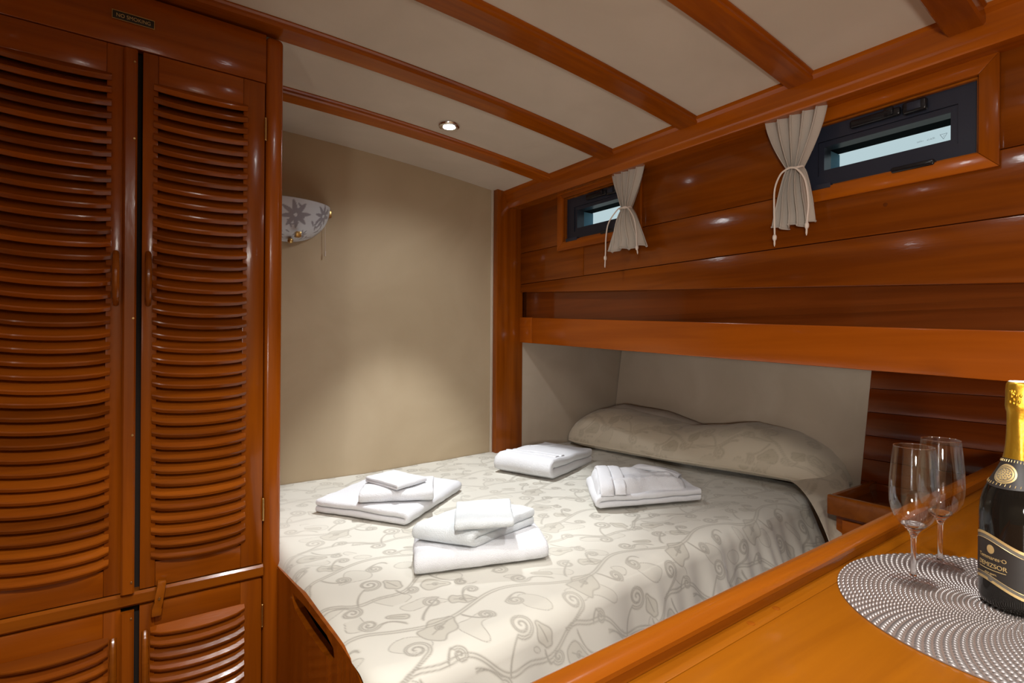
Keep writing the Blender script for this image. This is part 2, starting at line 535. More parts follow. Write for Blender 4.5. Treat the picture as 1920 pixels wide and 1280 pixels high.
# ================================================================== WINDOWS
def window(n, W, lab_right):
    y0, y1, z0, z1 = W['fo']; a0, a1, c0, c1 = W['op']
    w = thing('window_%d' % n, (HX, (y0 + y1) / 2, z0), kind='structure')
    # mitred timber casing: four pieces with a bead on the inner edge
    for (p, q, r, s, mat) in (((y0, z0), (y1, z0), (a1, c0), (a0, c0), 'wood_y'), ((y0, z1), (y1, z1), (a1, c1), (a0, c1), 'wood_y'),
                              ((y0, z0), (y0, z1), (a0, c1), (a0, c0), 'wood_z'), ((y1, z0), (y1, z1), (a1, c1), (a1, c0), 'wood_z')):
        b = MB()
        b.prism([p, q, r, s], lambda y, z: (HX - .014, y, z), lambda y, z: (HX + .0, y, z))
        bmesh.ops.bevel(b.bm, geom=list(b.bm.edges), offset=.0025, segments=2, affect='EDGES', profile=.5)
        b.build('casing', M[mat], w)
    b = MB()                                        # timber reveal
    t = .006
    b.prism([(a0, c0), (a1, c0), (a1, c1), (a0, c1)], lambda y, z: (HX + .001, y, z), lambda y, z: (HX + .034, y, z),
            [[(a0 + t, c0 + t), (a1 - t, c0 + t), (a1 - t, c1 - t), (a0 + t, c1 - t)]])
    b.build('reveal', M['wood_rail'], w, smooth=False)
    a0 += t; a1 -= t; c0 += t; c1 -= t
    # black metal sash: wide flat frame, inner bead, deep tunnel outside
    fx = HX + .012
    i0, i1, d0, d1 = a0 + .042, a1 - .05, c0 + .036, c1 - .045
    rect = lambda e0, e1, f0, f1: [(e0, f0), (e1, f0), (e1, f1), (e0, f1)]
    b = MB()
    b.prism(rect(a0, a1, c0, c1), lambda y, z: (fx, y, z), lambda y, z: (fx + .03, y, z), [rect(i0, i1, d0, d1)])
    b.build('sash', M['black'], w, smooth=False)
    k = .017
    b = MB()
    b.prism(rect(i0 + .001, i1 - .001, d0 + .001, d1 - .001), lambda y, z: (fx + .005, y, z), lambda y, z: (fx + .05, y, z),
            [rect(i0 + k, i1 - k, d0 + k, d1 - k)])
    b.build('glazing_bead', M['black'], w, smooth=False)
    j0, j1, e0, e1 = i0 + k, i1 - k, d0 + k, d1 - k
    b = MB()
    b.prism(rect(j0 - .01, j1 + .01, e0 - .01, e1 + .01), lambda y, z: (fx + .022, y, z), lambda y, z: (fx + .026, y, z))
    b.build('pane', M['pane'], w, smooth=False)
    b = MB()                                        # outer sleeve through the hull
    b.prism(rect(j0 - .012, j1 + .02, e0 - .012, e1 + .012), lambda y, z: (fx + .051, y, z), lambda y, z: (fx + .115, y, z),
            [rect(j0 - .004, j1 + .006, e0 - .006, e1 + .002)])
    b.build('outer_sleeve', M['sleeve'], w, smooth=False)
    bx('sleeve_lit_side', M['sleeve_lit'], (fx + .051, fx + .112, j1 + .0005, j1 + .0055, e0 - .002, e1 - .002), w, 0)  # lit side of the opening, its light put into the blue
    # latch: square knob and long lever on the top of the sash
    lw = a1 - a0
    ly = a0 + .30 * lw
    la_ = MB().box(fx - .02, fx, ly - .028, ly + .028, c1 - .040, c1 - .006, .006, 3).build('latch', M['black_gloss'], w)
    MB().box(fx - .024, fx - .020, ly - .016, ly + .016, c1 - .034, c1 - .012, .0015).build('latch_button', M['black'], la_)
    b = MB(); b.box(fx - .016, fx, ly + .035, ly + .165, c1 - .034, c1 - .010, .005, 3)
    b.box(fx - .024, fx - .012, ly + .050, ly + .072, c1 - .030, c1 - .006, .003); b.build('lever', M['black_gloss'], la_)
    b = MB(); b.box(HX - .019, fx, a0 + .085, a0 + .185, c0 - .012, c0 + .004, .004, 3); b.box(HX - .022, HX - .016, a0 + .09, a0 + .18, c0 - .007, c0 - .003, .001)
    b.build('vent_bar', M['black_gloss'], w)
    MB().box(HX - .016, fx, a1 - .10, a1 - .02, c0 - .012, c0 + .003, .0015).build('stay_plate', M['black'], w)
    if lab_right:                                   # the etched glass mark: a triangle and two tiny illegible lines
        pb = MB()
        def stroke(p, q, r=.0004):
            pb.tube([(fx + .0212, *p), (fx + .0212, *q)], r, 5)
        yc, zc2 = j0 + .020, e0 + .020
        A, B_, C = (yc - .008, zc2 + .006), (yc + .008, zc2 + .006), (yc, zc2 - .008)
        stroke(A, B_); stroke(B_, C); stroke(C, A)
        stroke((yc - .002, zc2 + .003), (yc + .001, zc2 - .002), .0003)
        rnd = random.Random(5)
        for (ys, n_, hh) in ((yc + .020, 9, .004), (yc + .047, 7, .004)):
            for q in range(n_):
                yy = ys + q * .0022
                stroke((yy, zc2 - .001 + rnd.uniform(-.001, 0)), (yy + rnd.uniform(-.0012, .0012), zc2 + rnd.uniform(.001, hh)), .0003)
        pb.build('glass_mark', M['print_dark'], w)
    return w


window(1, W1, False)
window(2, W2, True)


# ================================================================== CURTAINS
def curtain(yc, wt, wb, ztop, ztie, zbot, ytie, yb, label, ph, strands):
    X0 = HX - .052
    c = thing('curtain', (X0, yc, zbot), label, 'curtain', 'tied curtains beside the cabin windows')
    nu, nv = 72, 44
    rows = []
    for i in range(nv):
        v = i / (nv - 1)
        z = ztop + (zbot - ztop) * v
        vt = (ztop - ztie) / (ztop - zbot)
        if v < vt:
            t = v / vt
            w = wt + (.040 - wt) * (t ** 1.5); y_c = yc + (ytie - yc) * t; A = .013 - .004 * t
        else:
            t = (v - vt) / (1 - vt)
            w = .040 + (wb - .040) * (t ** .62); y_c = ytie + (yb - ytie) * t; A = .009 + .013 * t
        row = []
        for j in range(nu):
            u = j / (nu - 1)
            f = 4.5 * 2 * math.pi * u + ph
            s = math.cos(f + .5 * math.sin(3 * v + ph))
            x = X0 - A * s - .006 * math.sin(2 * f * .5 + v * 4) - (.012 if v > vt else .0) * math.sin(math.pi * min(1, t * 1.3)) * math.sin(math.pi * u)
            row.append((x, y_c + (.5 - u) * w + .25 * w / 9 * math.sin(f * 2), z + .006 * math.sin(f * .5 + ph) * v))
        rows.append(row)
    b = MB(); b.grid(rows)
    cl = b.build('cloth', M['curtain'], c, angle=3.1)
    sd = cl.modifiers.new('thickness', 'SOLIDIFY'); sd.thickness = .0016
    hb = MB(); hb.tube([Vector(p) + Vector((-.0015, 0, 0)) for p in rows[-1]], .0028, 6); hb.build('hem', M['curtain'], c)
    # tie cord: a loop round the waist and two hanging ends with knots
    k = MB()
    loop = [(X0 - .004 + .020 * math.cos(a), ytie + .026 * math.sin(a), ztie + .002 * math.sin(3 * a)) for a in np.linspace(0, 2 * math.pi, 25)]
    k.tube(loop, .0035, 7)
    for st in strands:
        pts = [Vector((X0 - .028, ytie + p[0], ztie + p[1])) for p in st]
        sm = []
        for q in range(len(pts) - 1):
            p0, p1, p2, p3 = pts[max(q - 1, 0)], pts[q], pts[q + 1], pts[min(q + 2, len(pts) - 1)]
            for t in np.linspace(0, 1, 6)[: 6 if q == len(pts) - 2 else 5]:
                sm.append(.5 * ((2 * p1) + (-p0 + p2) * t + (2 * p0 - 5 * p1 + 4 * p2 - p3) * t * t + (-p0 + 3 * p1 - 3 * p2 + p3) * t ** 3))
        k.tube(sm, .0028, 7)
        k.ball(sm[-4], .0065, (1, 1, 1.7)); k.ball(sm[-1], .002, (1, 1, 3.))
    k.build('tie_cord', M['cord'], c)
    return c


curtain(.875, .185, .122, .745, .556, .378, .877, .880, 'cream curtain tied with a cord beside the larger nearer window', .4,
        [[(0, 0), (.030, -.012), (.050, -.055), (.052, -.12), (.050, -.19), (.050, -.235)], [(0, 0), (-.020, -.01), (-.045, -.05), (-.055, -.12), (-.052, -.17), (-.050, -.215)]])
curtain(1.580, .190, .212, .755, .570, .402, 1.585, 1.582, 'cream curtain tied with a cord over the smaller window near the bulkhead post', 1.7,
        [[(0, 0), (.025, -.004), (.075, -.05), (.090, -.11), (.092, -.17), (.095, -.235)], [(0, 0), (-.03, -.004), (-.065, -.05), (-.080, -.11), (-.082, -.16), (-.088, -.20)]])

# ================================================================== WARDROBE
YW = 1.66
wd = thing('wardrobe', (0, YW, -H), 'tall mahogany wardrobe with bowed louvre doors at the foot of the bed', 'wardrobe')
TOP = .868
b = MB(); b.box(.330, .377, YW, YW + .05, -H, TOP, .014, 4); b.build('corner_stile', M['wood_z'], wd)
bx('corner_stile', M['wood_z'], (-.40, -.355, YW, YW + .05, -H, TOP), wd, .004)
bx('side_panel', M['wood_z'], (.350, .373, YW + .05, 2.447, -H, TOP), wd, .001)
bx('side_panel', M['wood_z'], (-.40, -.378, YW + .05, 2.447, -H, TOP), wd, .001)
bx('frieze', M['wood_x'], (-.355, .330, YW + .001, YW + .028, .731, TOP), wd, .002)
b = MB()                                            # moulded middle rail
sec = [(YW + .03, -.631), (YW + .002, -.631), (YW - .004, -.637), (YW - .004, -.660), (YW + .002, -.666), (YW + .03, -.666)]
vs = b.grid([[(x, y, z) for y, z in sec] for x in (-.355, .330)], close_v=True); b.cap(vs[0]); b.cap(vs[1])
b.build('middle_rail', M['wood_rail'], wd)
bx('louvre_shade_back', M['dark'], (-.377, .349, YW + .09, YW + .10, -H, TOP), wd, 0)  # dark sheet for the shade behind the louvres
bx('centre_stile', M['dark'], (-.002, .045, YW + .03, YW + .06, -H, .731), wd, 0)  # coloured near-black as the shaded gap beside the cover strip
bx('plinth', M['wood_x'], (-.355, .330, YW + .002, YW + .03, -H, -1.345), wd, .002)

SLW = .218                                          # width of a louvre nose


def slat_mesh(bow, depth_back=.030):
    """a louvre tilted front-down, its rounded nose bowed out in its own plane"""
    b = MB()
    th = math.radians(38)
    d = Vector((0, -math.cos(th), -math.sin(th))); nrm = Vector((0, -math.sin(th), math.cos(th)))
    rows = []
    N = 10
    for i in range(N + 1):
        t = i / N
        e = 4 * t * (1 - t)
        fr = .0165 + bow * e ** .9
        x = (t - .5) * SLW
        if i in (0, N):
            fr -= .003
        T = .0068
        sec = [(-depth_back, T), (fr - .0022, T), (fr - .0002, T * .62), (fr, -T * .72), (fr - .0018, -T), (-depth_back, -T)]
        rows.append([Vector((x, 0, 0)) + d * q + nrm * h for q, h in sec])
    vs = b.grid(rows, close_v=True); b.cap(vs[0]); b.cap(vs[-1])
    bmesh.ops.recalc_face_normals(b.bm, faces=b.bm.faces)
    me = bpy.data.meshes.new('slat'); b.bm.to_mesh(me); b.bm.free()
    me.materials.append(M['wood_slat'])
    me.polygons.foreach_set('use_smooth', [True] * len(me.polygons)); me.set_sharp_from_angle(angle=.45)
    return me


SLAT = slat_mesh(.0145)
PITCH = .0314


def door(x0, x1, z0, z1, s0, nslat, right_hinge):
    """frame with stiles and rails, louvres"""
    lx0 = (.064 if right_hinge else -.240)
    o0, o1 = lx0 + .010, lx0 + SLW - .010            # opening
    oz1 = s0 + .006; oz0 = s0 - (nslat - 1) * PITCH - .022
    b = MB()
    y0, y1 = YW, YW + .028
    b.mi = 0
    b.box(x0, o0, y0, y1, z0, z1, .002); b.box(o1, x1, y0, y1, z0, z1, .002)
    b.mi = 1
    b.box(o0, o1, y0 + .0003, y1, oz1, z1, .0015); b.box(o0, o1, y0 + .0003, y1, z0, oz0, .0015)
    d = b.build('door', [M['wood_z'], M['wood_x']], wd)
    for i in range(nslat):
        o = put('slat', SLAT, d, ((lx0 + SLW / 2), YW + .004, s0 - i * PITCH + H))
        o.rotation_euler = (random.uniform(-.03, .03), random.uniform(-.004, .004), 0)
    return d


UR = door(.041, .327, -.628, .728, .650, 39, True)
UL = door(-.352, .003, -.628, .728, .650, 39, False)
LR = door(.041, .327, -1.34, -.670, -.735, 17, True)
LL = door(-.352, .003, -1.34, -.670, -.735, 17, False)


def cover_strip(z0, z1, dparent, screws):
    s = MB(); sec = [(.002, YW), (.002, YW - .012), (.006, YW - .016), (.026, YW - .016), (.030, YW - .012), (.030, YW)]
    vs = s.grid([[(x, y, z) for x, y in sec] for z in (z0, z1)], close_v=True); s.cap(vs[0]); s.cap(vs[1])
    s = s.build('cover_strip', M['wood_z'], dparent)
    for z in screws:
        k = MB(); k.tube([(.024, YW - .016, z), (.024, YW - .019, z)], [.0028, .0022], 10); k.build('screw', M['brass'], dparent)


cover_strip(-.628, .722, UL, (.69, .50, .055, -.235, -.60))
cover_strip(-1.34, -.674, LL, (-.69, -1.2))


def bow_pull(x, z0, z1, dp, out=.032):
    pts = []
    for t in np.linspace(0, 1, 15):
        e = math.sin(math.pi * t) ** .55
        pts.append((x, YW - .002 - out * e, z0 + (z1 - z0) * t))
    b = MB(); b.tube(pts, [.0068 + .001 * math.sin(math.pi * t) for t in np.linspace(0, 1, 15)], 10); b.build('handle', M['wood_rail'], dp)


bow_pull(.0545, .092, .221, UR); bow_pull(-.0115, .090, .216, UL)
bow_pull(.053, -.90, -.735, LR, .022); bow_pull(-.012, -.90, -.735, LL, .022)


def hinge(z, dp):
    b = MB()
    b.tube([(.3285, YW - .003, z - .028), (.3285, YW - .003, z + .028)], .0030, 10)
    b.ball((.3285, YW - .003, z + .030), .0032); b.ball((.3285, YW - .003, z - .030), .0032)
    b.tube([(.3285, YW - .003, z - .001), (.3285, YW - .003, z + .001)], .0034, 10)
    b.build('hinge', M['brass'], dp)


for z in (.600, -.475): hinge(z, UR)
hinge(-.775, LR); hinge(-1.25, LR)
# turn button between the upper and lower right-hand doors
b = MB()
o_ = [(-.017, -.043), (.005, -.043), (.007, -.026), (.005, -.010), (.006, .0), (.012, .020), (.016, .040), (-.004, .043), (-.006, .022), (-.006, .006), (-.010, -.008), (-.016, -.024)]
b.prism([(x + .082, z - .653) for x, z in o_], lambda x, z: (x, YW - .026, z), lambda x, z: (x, YW - .0045, z))
bmesh.ops.bevel(b.bm, geom=list(b.bm.edges), offset=.003, segments=2, affect='EDGES', profile=.5)
tb = b.build('turn_button', M['wood_rail'], wd)
k = MB(); k.tube([(.082, YW - .026, -.652), (.082, YW - .029, -.652)], [.004, .003], 10); k.build('screw', M['brass'], tb)

# NO SMOKING plate screwed to the frieze
sg = thing('sign', (.021, YW, .80), 'small dark plate reading NO SMOKING in gold letters on the wardrobe frieze', 'sign')
bx('plate', M['label'], (-.022, .064, YW - .0025, YW + .0008, .791, .811), sg, .0006)
b = MB()
b.prism([(-.023, .790), (.065, .790), (.065, .812), (-.023, .812)], lambda x, z: (x, YW - .0035, z), lambda x, z: (x, YW - .0024, z),
        [[(-.0215, .7915), (.0635, .7915), (.0635, .8105), (-.0215, .8105)]])
b.build('plate_edge', M['brass'], sg, smooth=False)
tm = text_mesh('NO SMOKING', .0128, .0003)
for v in tm.vertices:
    v.co = Vector((.021 + v.co.x * .88, YW - .0028 - v.co.z, .801 + v.co.y + H))
tm.materials.append(M['gold_print'])
put('lettering', tm, sg)

# ================================================================== BED
BZ = -.61
bed = thing('bed', (1.3, 1.6, -H), 'built-in mahogany berth under the patterned bedspread', 'bed')
b = MB()
out = [(1.658, -H), (.945, -H), (.945, -.73), (.950, -.695), (.960, -.668), (.978, -.645), (1.005, -.631), (1.05, -.622), (1.10, -.619), (1.40, -.624), (1.658, -.645)]
slot = [(1.49, -.658), (1.487, -.676), (1.464, -.690), (1.354, -.696), (1.226, -.691), (1.162, -.680), (1.145, -.664), (1.152, -.648), (1.20, -.640), (1.38, -.646)]
b.prism(out, lambda y, z: (.368, y, z), lambda y, z: (.392, y, z), [slot])
b.build('foot_board', M['wood_z'], bed, smooth=False)
bx('slot_shade_board', M['dark'], (.43, .445, .98, 2.44, -H, -.67), bed, 0)  # dark sheet for the shade inside the foot board slot
bx('side_board', M['wood_x'], (.393, 2.60, 1.00, 1.02, -H, -.80), bed, .002)
bx('bed_deck', M['wood_x'], (.446, 2.56, 1.021, 2.40, -.86, -.84), bed, 0)
b = MB(); b.box(.452, 2.47, 1.15, 2.395, -.839, -.645, .04, 4)
tag(b.build('mattress', M['sheet']), 'pale lilac mattress mostly hidden under the patterned bedspread', 'mattress')
# a loose corner of the sheet hanging under the spread at the foot
sh = MB()
rows = []
for i in range(10):
    t = i / 9
    rows.append([(.398 + .012 * math.sin(u * 9 + t), .945 + .10 * (u - .3) + .01 * math.sin(12 * u) - .03 * t * (1 - u), -.640 - .22 * t) for u in np.linspace(0, 1, 14)])
sh.grid(rows)
so = sh.build('bed_sheet', M['sheet']); so.modifiers.new('thickness', 'SOLIDIFY').thickness = .002
tag(so, 'lilac bed sheet corner hanging below the bedspread beside the foot board', 'sheet')


# ---- the woven figure: scrolls, double vines, lobed leaves, repeated in a half-drop tile
def tile_polylines():
    L, fills = [], []
    TW, TH = .46, .40

    def spiral(cx, cy, r0, turns, a0, sgn, stem=None):
        n = 40
        for k in (0., .007):
            p = []
            for i in range(n):
                t = i / (n - 1)
                r = max(.002, (r0 - k) * (1 - t) ** .8)
                a = a0 + sgn * 2 * math.pi * turns * t
                p.append((cx + r * math.cos(a), cy + r * math.sin(a)))
            if stem:
                st = []
                x1, y1 = p[0]
                for i in range(10):
                    t = i / 10
                    bxx = (1 - t) ** 2 * (stem[0]) + 2 * t * (1 - t) * stem[2] + t * t * x1
                    byy = (1 - t) ** 2 * (stem[1] + k) + 2 * t * (1 - t) * stem[3] + t * t * y1
                    st.append((bxx, byy))
                p = st + p
            L.append(p)

    def leaf(cx, cy, ln, wd_, a, lob=5):
        p = []
        n = 44
        for i in range(n + 1):
            q = 2 * math.pi * i / n
            u = math.cos(q); w = math.sin(q)
            x = ln * .5 * u
            y = wd_ * .5 * w * (1 + .22 * math.cos(lob * q)) * (1 - .35 * u)
            p.append((cx + x * math.cos(a) - y * math.sin(a), cy + x * math.sin(a) + y * math.cos(a)))
        L.append(p); fills.append(p)
        L.append([(cx - .30 * ln * math.cos(a), cy - .30 * ln * math.sin(a)), (cx + .34 * ln * math.cos(a), cy + .34 * ln * math.sin(a))])

    for k in (0, .010):                              # double vines running across the tile
        L.append([(x, .085 + k + .040 * math.sin(2 * math.pi * x / TW) + .010 * math.sin(6 * math.pi * x / TW)) for x in np.linspace(0, TW, 60)])
        L.append([(x, .285 + k + .034 * math.sin(2 * math.pi * x / TW + 2.2)) for x in np.linspace(0, TW, 60)])
    spiral(.085, .185, .036, 1.9, -1.3, 1, (.02, .11, .04, .12))
    spiral(.255, .030, .030, 1.8, 1.6, -1, (.19, .085, .22, .09))
    spiral(.350, .150, .037, 2.0, -2.4, 1, (.28, .050, .29, .10))
    spiral(.040, .350, .030, 1.8, -.6, -1, (.12, .30, .09, .35))
    spiral(.405, .245, .026, 1.7, 2.8, 1, (.45, .26, .44, .30))
    spiral(.225, .360, .030, 1.8, .5, 1, (.16, .29, .18, .33))
    spiral(.165, .130, .022, 1.6, 2.0, -1, (.13, .115, .15, .16))
    spiral(.300, .225, .024, 1.7, -1.0, 1, (.25, .255, .27, .21))
    spiral(.120, .020, .022, 1.6, .8, 1, (.06, .10, .08, .04))
    spiral(.350, .365, .022, 1.6, 2.2, -1, (.30, .31, .31, .36))
    spiral(.440, .055, .022, 1.6, 3.6, 1, (.40, .07, .41, .03))
    leaf(.175, .235, .115, .075, .5, 5); leaf(.405, .115, .070, .040, 1.9, 4); leaf(.300, .330, .075, .042, -.5, 5)
    leaf(.050, .045, .085, .050, -.4, 3); leaf(.115, .345, .060, .026, 2.6, 2)
    for cx_, cy_, r_ in ((.175, .235, .016), (.050, .045, .011), (.300, .330, .010)):   # small curl inside the larger leaves
        spiral(cx_, cy_, r_, 1.4, .4, 1)
    return L, fills, TW, TH


TL, TF, TW, TH = tile_polylines()
RES = .001
NXT, NYT = int(round(TW / RES)), int(round(TH / RES))


def make_tile():
    """rasterise the tile into a line-strength and a filled-area table (wrapping at its borders)"""
    gx, gy = np.meshgrid((np.arange(NXT) + .5) * RES, (np.arange(NYT) + .5) * RES, indexing='ij')
    dist = np.full(gx.shape, 1.)
    for pl in TL:
        for (x0, y0), (x1, y1) in zip(pl[:-1], pl[1:]):
            for ox in (-TW, 0, TW):
                for oy in (-TH, 0, TH):
                    a = np.array((x0 + ox, y0 + oy)); c = np.array((x1 + ox, y1 + oy))
                    lo = np.minimum(a, c) - .007; hi = np.maximum(a, c) + .007
                    i0, i1 = max(0, int(lo[0] / RES)), min(NXT, int(hi[0] / RES) + 1)
                    j0, j1 = max(0, int(lo[1] / RES)), min(NYT, int(hi[1] / RES) + 1)
                    if i0 >= i1 or j0 >= j1:
                        continue
                    px_, py_ = gx[i0:i1, j0:j1], gy[i0:i1, j0:j1]
                    dx, dy = c - a
                    q = np.clip(((px_ - a[0]) * dx + (py_ - a[1]) * dy) / max(dx * dx + dy * dy, 1e-12), 0, 1)
                    dd = np.hypot(px_ - a[0] - q * dx, py_ - a[1] - q * dy)
                    dist[i0:i1, j0:j1] = np.minimum(dist[i0:i1, j0:j1], dd)
    tone = np.zeros(gx.shape)
    for pl in TF:
        p = np.array(pl)
        for ox in (-TW, 0, TW):
            for oy in (-TH, 0, TH):
                q = p + (ox, oy)
                ins = np.zeros(gx.shape, bool)
                for (x0, y0), (x1, y1) in zip(q[:-1], q[1:]):
                    if y0 != y1:
                        cnd = ((y0 > gy) != (y1 > gy)) & (gx < (x1 - x0) * (gy - y0) / (y1 - y0) + x0)
                        ins ^= cnd
                tone[ins] = 1.
    # ribbons between double lines count as filled too
    line = .78 * np.exp(-(dist / .0019) ** 2)
    tone = np.maximum(tone, np.where(dist < .0048, .40, 0.))
    return line, tone


TLINE, TTONE = make_tile()


def figure(s, t, scale=1.0):
    s = np.asarray(s) / scale; t = np.asarray(t) / scale
    s, t = s + .018 * vnoise(s * 7, t * 7, 31), t + .018 * vnoise(s * 7, t * 7, 32)
    row = np.floor(t / TH)
    s = s + row * TW * .5
    fx = (s / TW - np.floor(s / TW)) * NXT; fy = (t / TH - row) * NYT
    i0 = np.floor(fx - .5).astype(int); j0 = np.floor(fy - .5).astype(int)
    a = fx - .5 - i0; c = fy - .5 - j0
    def smp(T):
        g_ = lambda i, j: T[i % NXT, np.clip(j, 0, NYT - 1)]
        return (1 - a) * (1 - c) * g_(i0, j0) + a * (1 - c) * g_(i0 + 1, j0) + (1 - a) * c * g_(i0, j0 + 1) + a * c * g_(i0 + 1, j0 + 1)
    # small woven contour loops between the scrolls
    u, v = s * 46, t * 46
    n0 = vnoise(u, v, 41); e = .02
    gr = np.hypot(vnoise(u + e, v, 41) - n0, vnoise(u, v + e, 41) - n0) / e * 46
    loop = .7 * np.exp(-((n0 - .30) / np.maximum(gr * .0013, 1e-4)) ** 2)
    ln_, tn_ = smp(TLINE), smp(TTONE)
    return np.maximum(ln_, loop * (1 - tn_)), np.maximum(tn_, .35 * (n0 > .30))


def vnoise(x, y, seed=0):
    """smooth sum-of-sines noise for arrays"""
    r = np.random.RandomState(seed)
    o = np.zeros_like(x)
    for k in range(7):
        a = r.uniform(0, 2 * math.pi); f = r.uniform(.6, 1.6); p = r.uniform(0, 6.28)
        o += np.sin(f * (x * math.cos(a) + y * math.sin(a)) + p)
    return o / 7


def grid_object(name, P, pat, tone, mat, parent=None, closed=False):
    n, k = P.shape[:2]
    me = bpy.data.meshes.new(name)
    v = P.reshape(-1, 3).copy(); v[:, 2] += H
    idx = np.arange(n * k).reshape(n, k)
    f = np.stack([idx[:-1, :-1], idx[1:, :-1], idx[1:, 1:], idx[:-1, 1:]], -1).reshape(-1, 4)
    if closed:
        f2 = np.stack([idx[:-1, -1], idx[1:, -1], idx[1:, 0], idx[:-1, 0]], -1).reshape(-1, 4); f = np.concatenate([f, f2])
    me.vertices.add(len(v)); me.vertices.foreach_set('co', v.astype(np.float32).ravel())
    me.loops.add(f.size); me.loops.foreach_set('vertex_index', f.astype(np.int32).ravel())
    me.polygons.add(len(f)); me.polygons.foreach_set('loop_start', np.arange(0, f.size, 4, dtype=np.int32))
    me.update(calc_edges=True)
    me.polygons.foreach_set('use_smooth', np.ones(len(f), bool))
    for nm, A in (('pat', pat), ('tone', tone)):
        at = me.attributes.new(nm, 'FLOAT', 'POINT'); at.data.foreach_set('value', np.asarray(A, np.float32).ravel())
    me.materials.append(mat)
    me.validate()
    return put(name, me, parent)


# ---- bedspread
def near_edge(X):
    y = np.interp(X, [.377, .42, .74, 1.10, 1.52, 2.0, 2.35, 2.5], [.905, .905, .935, .985, 1.015, 1.04, 1.06, 1.06])
    return y + .035 * np.clip(1 - (X - .372) / .08, 0, 1) ** 2


NS, NT = 900, 680
a = np.linspace(.372, 2.40, NS)[:, None] * np.ones((1, NT))
tt = np.linspace(0, 1, NT)[None, :] * np.ones((NS, 1))
rad = .065
flat = 2.447 - (near_edge(a) + rad)
drop_len = .26
arc = rad * math.pi / 2
tot = flat + arc + drop_len
bb = tt * tot
ang = np.clip((bb - flat) / rad, 0, math.pi / 2 * .86)
dn = np.clip(bb - flat - rad * math.pi / 2 * .86, 0, None)
ca = math.cos(math.pi / 2 * .86); sa = math.sin(math.pi / 2 * .86)
Yp = np.where(bb < flat, 2.447 - bb, near_edge(a) + rad - rad * np.sin(ang) - dn * ca * .9)
Zp = np.where(bb < flat, BZ, BZ - rad * (1 - np.cos(ang)) - dn * sa)
Xp = a.copy()
# drape folds, soft wrinkles, a rise towards the far inner corner
dk = np.clip(dn / .2, 0, 1) + .25 * np.clip(ang / 1.3, 0, 1)
fold = np.sin(2 * math.pi * (a + .03 * np.sin(5 * a)) / .30 + 1.0) + .5 * np.sin(2 * math.pi * a / .17 + 2.)
Yp -= dk * (.012 + .015 * fold * (.6 + .5 * np.clip((a - 1.1) / .4, 0, 1)) + .006 * np.sin(2 * math.pi * a / .075 + 2 * np.sin(7 * a)) * np.clip((a - 1.0) / .4, 0, 1))
Xp += dk * .006 * np.cos(2 * math.pi * a / .30 + 1.0)
flare = np.clip((a - 1.75) / .35, 0, 1)
Yp -= flare * np.clip(dn / .2, 0, 1.2) * .05
Zp += .030 * np.clip((Yp - 1.6) / .8, 0, 1) * np.clip((a - .9) / 1.0, 0, 1)
Zp += .0045 * vnoise(Xp * 9, Yp * 9, 1) * (bb < flat + .05) + .0022 * vnoise(Xp * 26, Yp * 17, 2) + .0012 * vnoise(Xp * 60, Yp * 30, 3)
ed = np.clip((a - .372) / .045, 0, 1)
drp = .014 + .026 * np.clip((Yp - 1.1) / .5, 0, 1)
Zp -= drp * (1 - ed) ** 2.2
Xp = np.where(ed < 1, .366 + (Xp - .366) * (.35 + .65 * ed ** .7), Xp)
pat, tone = figure(a, 2.447 - bb + 3.4, .88)
wear = .55 + .45 * np.clip(vnoise(a * 6, bb * 6, 9) * 1.5 + .5, 0, 1)
spread = grid_object('bedspread', np.stack([Xp, Yp, Zp], -1), pat * wear, tone * .85 * wear, M['spread'])
tag(spread, 'cream jacquard bedspread with scroll pattern draped over the bed', 'bedspread')


# ---- pillow under matching cover: one long roll with a dip, piping along its front
def pillow(name, yA, yB, xfA, xfB, depth, hfun, zb, label, mat, seed, ns=330, nt=150, piping=True, pat_on=1.):
    s = np.linspace(0, 1, ns)[:, None] * np.ones((1, nt))
    q = np.linspace(0, 2 * math.pi, nt, endpoint=False)[None, :] * np.ones((ns, 1))
    y = yA + (yB - yA) * s
    end = np.clip(1 - np.abs(2 * s - 1) ** 9, 0, 1) ** .5
    xf = xfA + (xfB - xfA) * s
    Hh = np.interp(y, [p[0] for p in hfun], [p[1] for p in hfun])
    cx = xf + depth / 2
    c, sn = np.cos(q), np.sin(q)
    ex = np.sign(c) * np.abs(c) ** .8
    ez = np.where(sn > 0, np.abs(sn) ** .85, -np.abs(sn) ** .5)
    low = .28
    x = cx - depth / 2 * ex * (.55 + .45 * end) + .10 * Hh * np.clip(ez, 0, 1)
    z = zb + Hh * low + np.where(ez > 0, Hh * (1 - low) * ez, Hh * low * ez) * (.15 + .85 * end)
    wr = .006 * vnoise(y * 14, q * 2.2, seed) + .0035 * vnoise(y * 34 + 3 * q, q * 5, seed + 1)
    z = z + wr * (ez > 0); x = x + wr * .8
    yy = y + .012 * np.sin(q * 2 + 8 * s) * (1 - end)
    P = np.stack([x, yy, z], -1)
    pat, tone = figure(y * 1.0 + 5, q * .16 + .4)
    th = thing(name, (float(np.mean(xf)), (yA + yB) / 2, zb), label, 'pillow')
    o = grid_object('cover', P, pat * pat_on * .55, tone * pat_on * .8, mat, th, closed=True)
    e1 = MB()
    if piping:
        k = int(nt * .972)
        e1.tube([Vector(P[i, k]) + Vector((-.002, 0, 0)) for i in range(6, ns - 6, 4)], .0035, 6)
        e1.build('piping', M['pillow'], th)
    for i in (0, -1):
        caps = MB(); caps.cap([caps.bm.verts.new(p) for p in P[i]]); caps.build('end_seam', mat, th)
    return th, P


